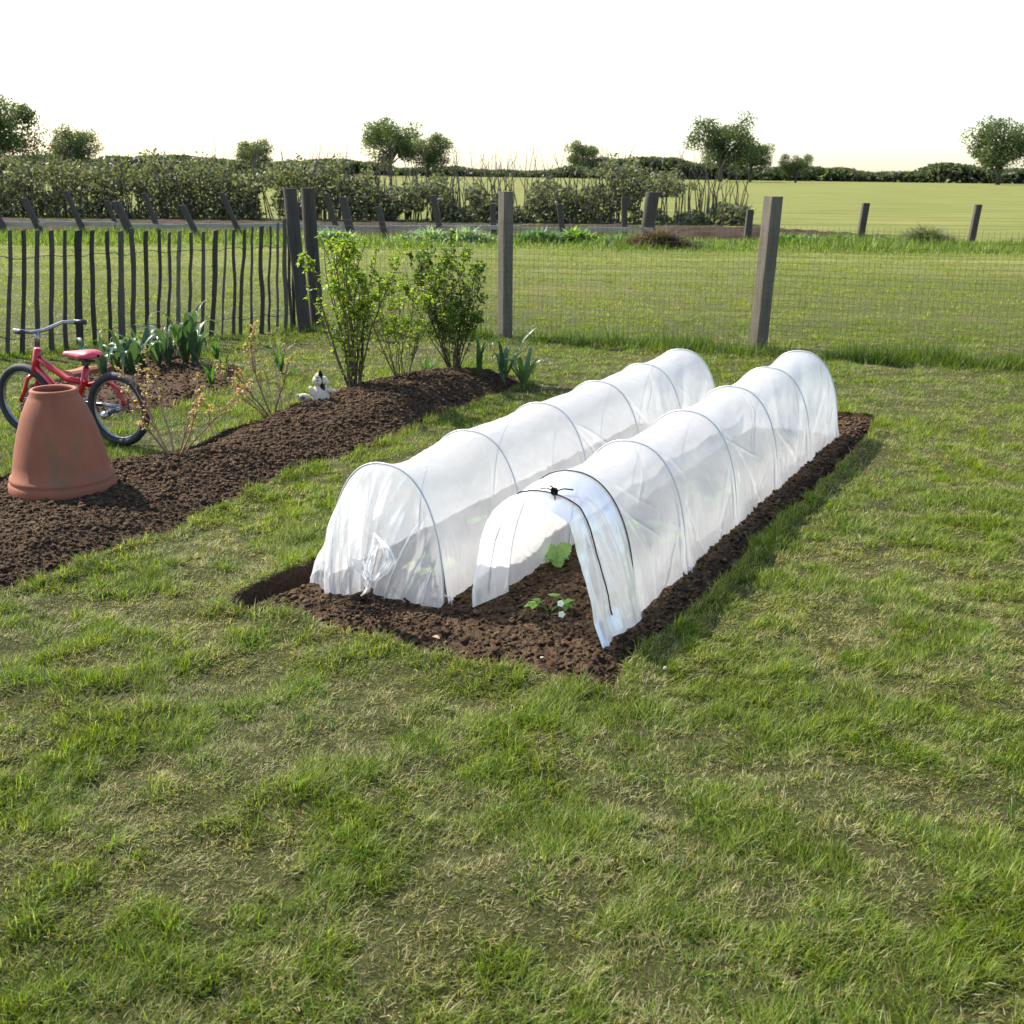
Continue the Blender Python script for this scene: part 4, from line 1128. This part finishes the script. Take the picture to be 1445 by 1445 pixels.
def tree(p, H, label, seed):
    rr = np.random.default_rng(seed); root = thing('tree', p, label, 'tree', 'trees on the horizon'); p = np.array(p, float)
    gt, gc = G(), G(); gt.tube([p, p + [0, 0, H * .3], p + [rr.normal(0, .3), 0, H * .8]], [H * .035, H * .028, H * .008], 8, (.09, .075, .06))
    for k in range(34):
        a = rr.random() * 2 * PI; z0 = H * rr.uniform(.12, .62); L = H * rr.uniform(.12, .46) * (1.15 - .5 * z0 / H)
        e = p + np.array([math.cos(a) * L, math.sin(a) * L, z0 + L * rr.uniform(.3, .9)]); gt.tube([p + [0, 0, z0], (p + [0, 0, z0] + e) / 2 + [0, 0, L * .12], e], [H * .014, H * .009, H * .003], 5, (.09, .075, .06), False)
        m = 420; q = rr.normal(0, 1, (m, 3)); q *= (rr.random((m, 1)) ** .4) / (np.linalg.norm(q, axis=1)[:, None]); q = q * H * rr.uniform(.12, .19) * [1.1, 1.1, .9]
        leaf_mass(gc, e + q, H * .016, [(.07, .10, .04), (.10, .13, .05), (.06, .075, .035)], rr)
    rel(gt.build('trunk', M['twig'], root), root); rel(gc.build('crown', M['leaf'], root, False), root)


for i, (x, y, H, lab) in enumerate([(-66, 150, 10.5, 'broad tree on the skyline at the left end of the hedge'), (-59, 158, 7, 'smaller tree touching the broad one at the left end'), (-38, 170, 5.5, 'low round tree standing alone behind the hedge'),
                                    (-22, 205, 11, 'tallest tree on the skyline, behind the leafy bushes'), (-15, 200, 8, 'tree close against the tallest skyline tree'), (12, 215, 7, 'small tree on the skyline between the two middle fence posts'),
                                    (33, 190, 11, 'wide tree on the skyline over the open field'), (39, 196, 7.5, 'shorter tree beside the wide one over the open field'), (44, 185, 5, 'lowest tree of the three over the open field'), (82, 200, 12, 'large skyline tree at the right end of the field')]):
    tree((x, y, 0), H, lab, 200 + i)
g = G(); n = 90000; x = r5.uniform(-190, 190, n); hh = 3.0 + 3.2 * fbm(x * .05, x * 0, 4); z = r5.random(n) ** .7 * np.maximum(hh, 1); y = 235 + r5.normal(0, 2, n)
leaf_mass(g, np.column_stack([x, y, z]), .5, [(.07, .09, .05), (.09, .10, .06), (.06, .07, .045)], r5)
tag(g.build('treeline', M['leaf'], smooth=False), 'low hazy line of far hedgerow on the horizon', 'treeline', kind='stuff')

# ------------------------------------------------------------------ terracotta edging
ed = px([(95, 536), (125, 530), (150, 524), (170, 517), (190, 512), (212, 507), (235, 505), (262, 501), (280, 502)])
dist = np.concatenate([[0], np.cumsum(np.linalg.norm(np.diff(ed, axis=0), axis=1))]); total = dist[-1]; nb = int(total / .235)
LABS = ['partly hidden by the saddle', 'beside the first leek', 'under the large arching leek', 'under the leaf that arches over', 'between the leeks', 'behind the bushy leek', 'at the end of the row', 'last one', 'extra one']
for k in range(nb):
    m = (k + .5) * total / nb; p = np.array([np.interp(m, dist, ed[:, i]) for i in (0, 1)]); q = np.array([np.interp(m + .02, dist, ed[:, i]) for i in (0, 1)]); rz = math.atan2(*(q - p)[::-1])
    g = G(); L = total / nb - .012; n = 9; t = np.linspace(-1, 1, n); prof = [(-.055, -.03), (-.05, .035), (-.03, .05), (.03, .052), (.052, .036), (.055, -.03)]
    V = np.array([[(tt * L / 2, a + .002 * math.sin(tt * 7), b + .004 * math.sin(tt * 3 + k)) for a, b in prof] for tt in t])
    g.grid(V); 
    for e_, o_ in ((0, 1), (-1, 0)):
        g.add(V[e_], [[0, i, i + 1] for i in range(1, 5)])
    o = g.build('edging_brick', M['brick'], smooth=False); o.location = (*p, .01); o.rotation_euler = (.05 * math.sin(k * 3), .05 * math.sin(k * 5), rz)
    tag(o, 'terracotta edging brick of the small bed, ' + LABS[k], 'edging brick', 'terracotta edging bricks in a row')

# ------------------------------------------------------------------ terracotta forcing pot
pc = at(90, 687, 0.055)
pot = thing('forcing_pot', pc, 'tall bell shaped terracotta forcing pot standing on the soil', 'plant pot')
prof = [(.232, -.02), (.236, .0), (.237, .028), (.230, .040), (.226, .044), (.230, .052), (.228, .064), (.216, .072), (.206, .13), (.192, .20), (.174, .27), (.152, .34), (.126, .40), (.112, .425), (.104, .440), (.104, .455), (.098, .463), (.088, .462), (.084, .452), (.092, .430), (.13, .36), (.17, .25), (.195, .1), (.21, -.02)]
an = np.linspace(0, 2 * PI, 64, endpoint=False)
V = np.array([[(r * math.cos(a), r * math.sin(a), z) for a in an] for r, z in prof]); V *= .95
g = G(); g.grid(V, closed=True); g.build('body', M['terracotta'], pot)

# ------------------------------------------------------------------ bicycle
wc = at(172, 629, 0.)
bk = thing('bicycle', wc, "small red child's bicycle standing on the grass behind the terracotta pot", 'bicycle')
D = np.array([-.93, .367, 0]); Sd = np.array([.367, .93, 0]); UP = np.array([0, 0, 1.])      # forward, far side, up


def bp(f, s, z): return D * f + Sd * s + UP * z


def wheel(c, R, name='wheel'):
    w = G(); an = np.linspace(0, 2 * PI, 73)[:-1]; tn = np.linspace(0, 2 * PI, 11)[:-1]
    def ring(R0_, r, g_, n=10, sq=1):
        V = np.array([[c + (D * math.cos(a) + UP * math.sin(a)) * (R0_ + r * math.cos(t)) + Sd * r * sq * math.sin(t) for t in tn] for a in np.append(an, an[0])]); g_.grid(V, closed=True)
    ring(R - .021, .021, w); 
    t = w.build('wheel', M['rubber'], bk)
    g = G(); ring(R - .043, .005, g, sq=1.6); g.tube([c - Sd * .035, c + Sd * .035], .012, 10)
    for i in range(20):
        a = 2 * PI * i / 20; e = c + (D * math.cos(a) + UP * math.sin(a)) * (R - .05); b0 = c + (D * math.cos(a + .5 * (-1) ** i) + UP * math.sin(a + .5 * (-1) ** i)) * .012 + Sd * .02 * (-1) ** i
        g.tube([b0, e], .0007, 4)
    r_ = g.build('rim', M['chrome'], t); return t


R_ = .195
wheel(bp(0, 0, R_), R_); wheel(bp(.62, 0, R_), R_)
g = G()
bb = bp(.26, 0, .21); seat = bp(.185, 0, .40)
g.tube([bb, seat], .017, 10)
arc_ = np.linspace(0, 1, 14)
for s in (.045, -.045):
    cv = [bp(.21, s * .5, .30), bp(.13, s, .325), bp(.07, s, .315), bp(.03, s, .285), bp(.008, s, .24), bp(0, s, .195)]
    if s > 0: g.tube(cv, .0125, 8)
    else: g.tube([bp(.19, s * .5, .33), bp(.10, s, .325), bp(.045, s, .30)][:1] + [bp(.19, s * .4, .335), bp(.17, s * .6, .33)], .0115, 8)
g.tube([bp(.20, 0, .32), bp(.32, 0, .33), bp(.44, 0, .39), bp(.52, 0, .44)], .017, 10); g.tube([bb, bp(.40, 0, .27), bp(.52, 0, .38)], .018, 10)
g.tube([bp(.50, 0, .48), bp(.545, 0, .33)], .02, 10)
for s in (.04, -.04): g.tube([bp(.545, 0, .345), bp(.555, s, .32), bp(.59, s, .24), bp(.62, s, .195)], .011, 8)
g.build('frame', M['red'], bk)
g = G()
for s in (.045,): g.tube([bb, bp(.13, s, .2), bp(0, s, .195)], .011, 8)
g.tube([bp(.02, -.05, .195), bp(0, -.05, .195)], .012, 8); g.build('chain_stay', M['chrome'], bk)
g = G(); g.tube([bb - Sd * .07, bb + Sd * .07], .012, 8)
for s, z in ((-.07, .07), (.07, -.07)):
    e = bb + Sd * s + UP * z + D * .04; g.tube([bb + Sd * s, e], .008, 6)
    g2 = G(); g2.tube([e, e + Sd * np.sign(s) * .07], .006, 6); g2.box(e + Sd * np.sign(s) * .04, (.07, .06, .018), math.atan2(D[1], D[0])); g2.build('pedal', M['black'], bk)
g.build('crank', M['black'], bk)
g = G(); g.tube([bp(0, -.03, .195), bp(-.01, -.075, .193), bp(-.02, -.12, .19)], .012, 8); g.build('axle', M['black'], bk)
g = G(); g.tube([bp(0, -.06, .194), bp(-.01, -.085, .192)], .013, 10); lumps(g, np.array([bp(-.01, -.09, .192), bp(-.02, -.13, .19)]), np.array([.015, .017]), np.ones((2, 3)), True, 1); g.build('axle_nut', M['chrome'], bk)
g = G(); g.tube([bp(.187, 0, .39), bp(.178, 0, .445)], .0115, 8); g.tube([bp(.23, 0, .438), bp(.13, 0, .438)], .008, 6); g.build('seat_post', M['black'], bk)
g = G(); n = 18; t = np.linspace(0, 1, n)                                                   # saddle: wide rear, narrow nose
wv = np.interp(t, [0, .04, .12, .3, .5, .75, .95, 1], [.012, .045, .066, .070, .048, .026, .018, .004]); hv = np.interp(t, [0, .05, .2, .6, .95, 1], [.008, .024, .034, .026, .018, .006])
an = np.linspace(0, 2 * PI, 25)[:-1]
V = np.array([[bp(.10 + .235 * t[i], wv[i] * math.cos(a), .458 + .008 * (1 - t[i]) + hv[i] * (max(math.sin(a), 0) ** .8 if math.sin(a) > 0 else -.45 * abs(math.sin(a)))) for a in an] for i in range(n)])
g.grid(V, closed=True); g.build('saddle', M['saddle'], bk)
g = G(); hb = bp(.495, 0, .5); g.tube([hb, hb + UP * .07], .012, 8); g.tube([hb + Sd * -.22 + UP * .10 - D * .10, hb + Sd * -.17 + UP * .10 - D * .02, hb - Sd * .05 + UP * .07, hb + Sd * .05 + UP * .07, hb + Sd * .17 + UP * .10 - D * .02, hb + Sd * .22 + UP * .10 - D * .10], .010, 8)
g.build('handlebar', M['chrome'], bk)
g = G()
for s in (-1, 1):
    g = G(); g.tube([hb + Sd * s * .205 + UP * .10 - D * .065, hb + Sd * s * .225 + UP * .10 - D * .13], .014, 8); g.build('grip', M['black'], bk)


# ------------------------------------------------------------------ soft toy
tp_ = at(453, 571, .065)
toy = thing('soft_toy', tp_, 'cream and black plush animal sitting on the soil with its head tipped back', 'soft toy')
CRM = np.array([.62, .53, .40]); GRY = np.array([.50, .43, .33]); BLK = np.array([.012, .012, .012])


def blob(g, c, r, col, rot=0, pinch=0., fuzz=.05, tilt=0.):
    V, T = ico(4); V = V.copy(); V[:, :2] *= (1 - pinch * V[:, 2:3]); q = V * np.array(r) * (1 + fuzz * np.array([[mnoise.noise(Vector(v * 7 + np.array(c) * 30))] for v in V]))
    ct, st_ = math.cos(tilt), math.sin(tilt); q = q @ np.array([[ct, 0, -st_], [0, 1, 0], [st_, 0, ct]]).T
    g.add(q + np.array(c), T, None, col if np.ndim(col) == 1 else col)


g = G(); bd, T = ico(4)
blob(g, (0, 0, .062), (.052, .045, .075), CRM, pinch=.25); blob(g, (-.006, -.01, .155), (.034, .030, .040), CRM, pinch=.35)
blob(g, (-.028, -.004, .148), (.018, .018, .026), CRM * 1.15, tilt=-.4); blob(g, (.030, .0, .145), (.018, .018, .028), CRM * 1.1, tilt=.4)
g.build('body', M['plush'], toy)
g = G(); blob(g, (.006, -.020, .178), (.012, .012, .032), BLK); blob(g, (.012, -.026, .135), (.010, .010, .040), BLK); blob(g, (-.008, -.036, .168), (.006, .005, .005), BLK); blob(g, (-.008, -.038, .150), (.006, .005, .005), BLK); blob(g, (.02, -.02, .1), (.012, .012, .03), BLK * 4)
g.build('face_marking', M['plush'], toy)
for c, r, tl_ in (((-.040, -.022, .075), (.020, .020, .045), .5), ((.060, -.012, .090), (.040, .013, .012), -.15)):
    g = G(); blob(g, c, r, CRM * 1.05, tilt=tl_); g.build('arm', M['plush'], toy)
g = G(); blob(g, (-.098, -.01, .045), (.040, .022, .024), CRM); blob(g, (-.132, -.012, .056), (.010, .012, .010), CRM * .8)
lf = g.build('foot', M['plush'], toy); g = G(); blob(g, (-.102, -.030, .045), (.016, .006, .013), GRY * .35); g.build('pad', M['plush'], lf)

# ------------------------------------------------------------------ light, sky, camera
sun_dir = np.array([-.82, .57]); EL = math.radians(46)
az = math.atan2(sun_dir[1], sun_dir[0])
sv = Vector((math.cos(az) * math.cos(EL), math.sin(az) * math.cos(EL), math.sin(EL)))
sl = bpy.data.lights.new('sun', 'SUN'); sl.energy = 5.0; sl.angle = math.radians(.6); sl.color = (1, .94, .83)
so = bpy.data.objects.new('sun', sl); COL.objects.link(so); so.rotation_euler = sv.to_track_quat('Z', 'Y').to_euler(); so.location = (-10, 10, 12)
w = bpy.data.worlds.new('World'); sc.world = w; w.use_nodes = True; N = w.node_tree.nodes; L = w.node_tree.links; N.clear()
sk = N.new('ShaderNodeTexSky'); sk.sky_type = 'NISHITA'; sk.sun_disc = False; sk.sun_elevation = EL; sk.sun_rotation = math.atan2(sun_dir[0], sun_dir[1]); sk.air_density = 1.0; sk.dust_density = 1.1; sk.ozone_density = 1.0
bg = N.new('ShaderNodeBackground'); bg.inputs[1].default_value = .15; o = N.new('ShaderNodeOutputWorld'); L.new(sk.outputs[0], bg.inputs[0]); L.new(bg.outputs[0], o.inputs[0])

cam = bpy.data.cameras.new('camera'); co = bpy.data.objects.new('camera', cam); COL.objects.link(co); sc.camera = co
cam.sensor_width = 36; cam.lens = 36 * F / 1445; cam.clip_start = .05; cam.clip_end = 6000
co.matrix_world = Matrix.Translation((0, 0, CAMH)) @ Matrix.Rotation(PI / 2 - PITCH, 4, 'X') @ Matrix.Rotation(ROLL, 4, 'Z')
cam.dof.use_dof = True; cam.dof.focus_distance = 4.3; cam.dof.aperture_fstop = 9
sc.view_settings.view_transform = 'Standard'; sc.view_settings.look = 'None'; sc.view_settings.exposure = 1.1; sc.view_settings.gamma = 1
sc.cycles.max_bounces = 10; sc.cycles.transparent_max_bounces = 16; sc.cycles.use_denoising = True; sc.cycles.sample_clamp_indirect = 6
sc.cycles.transmission_bounces = 8; sc.cycles.diffuse_bounces = 4
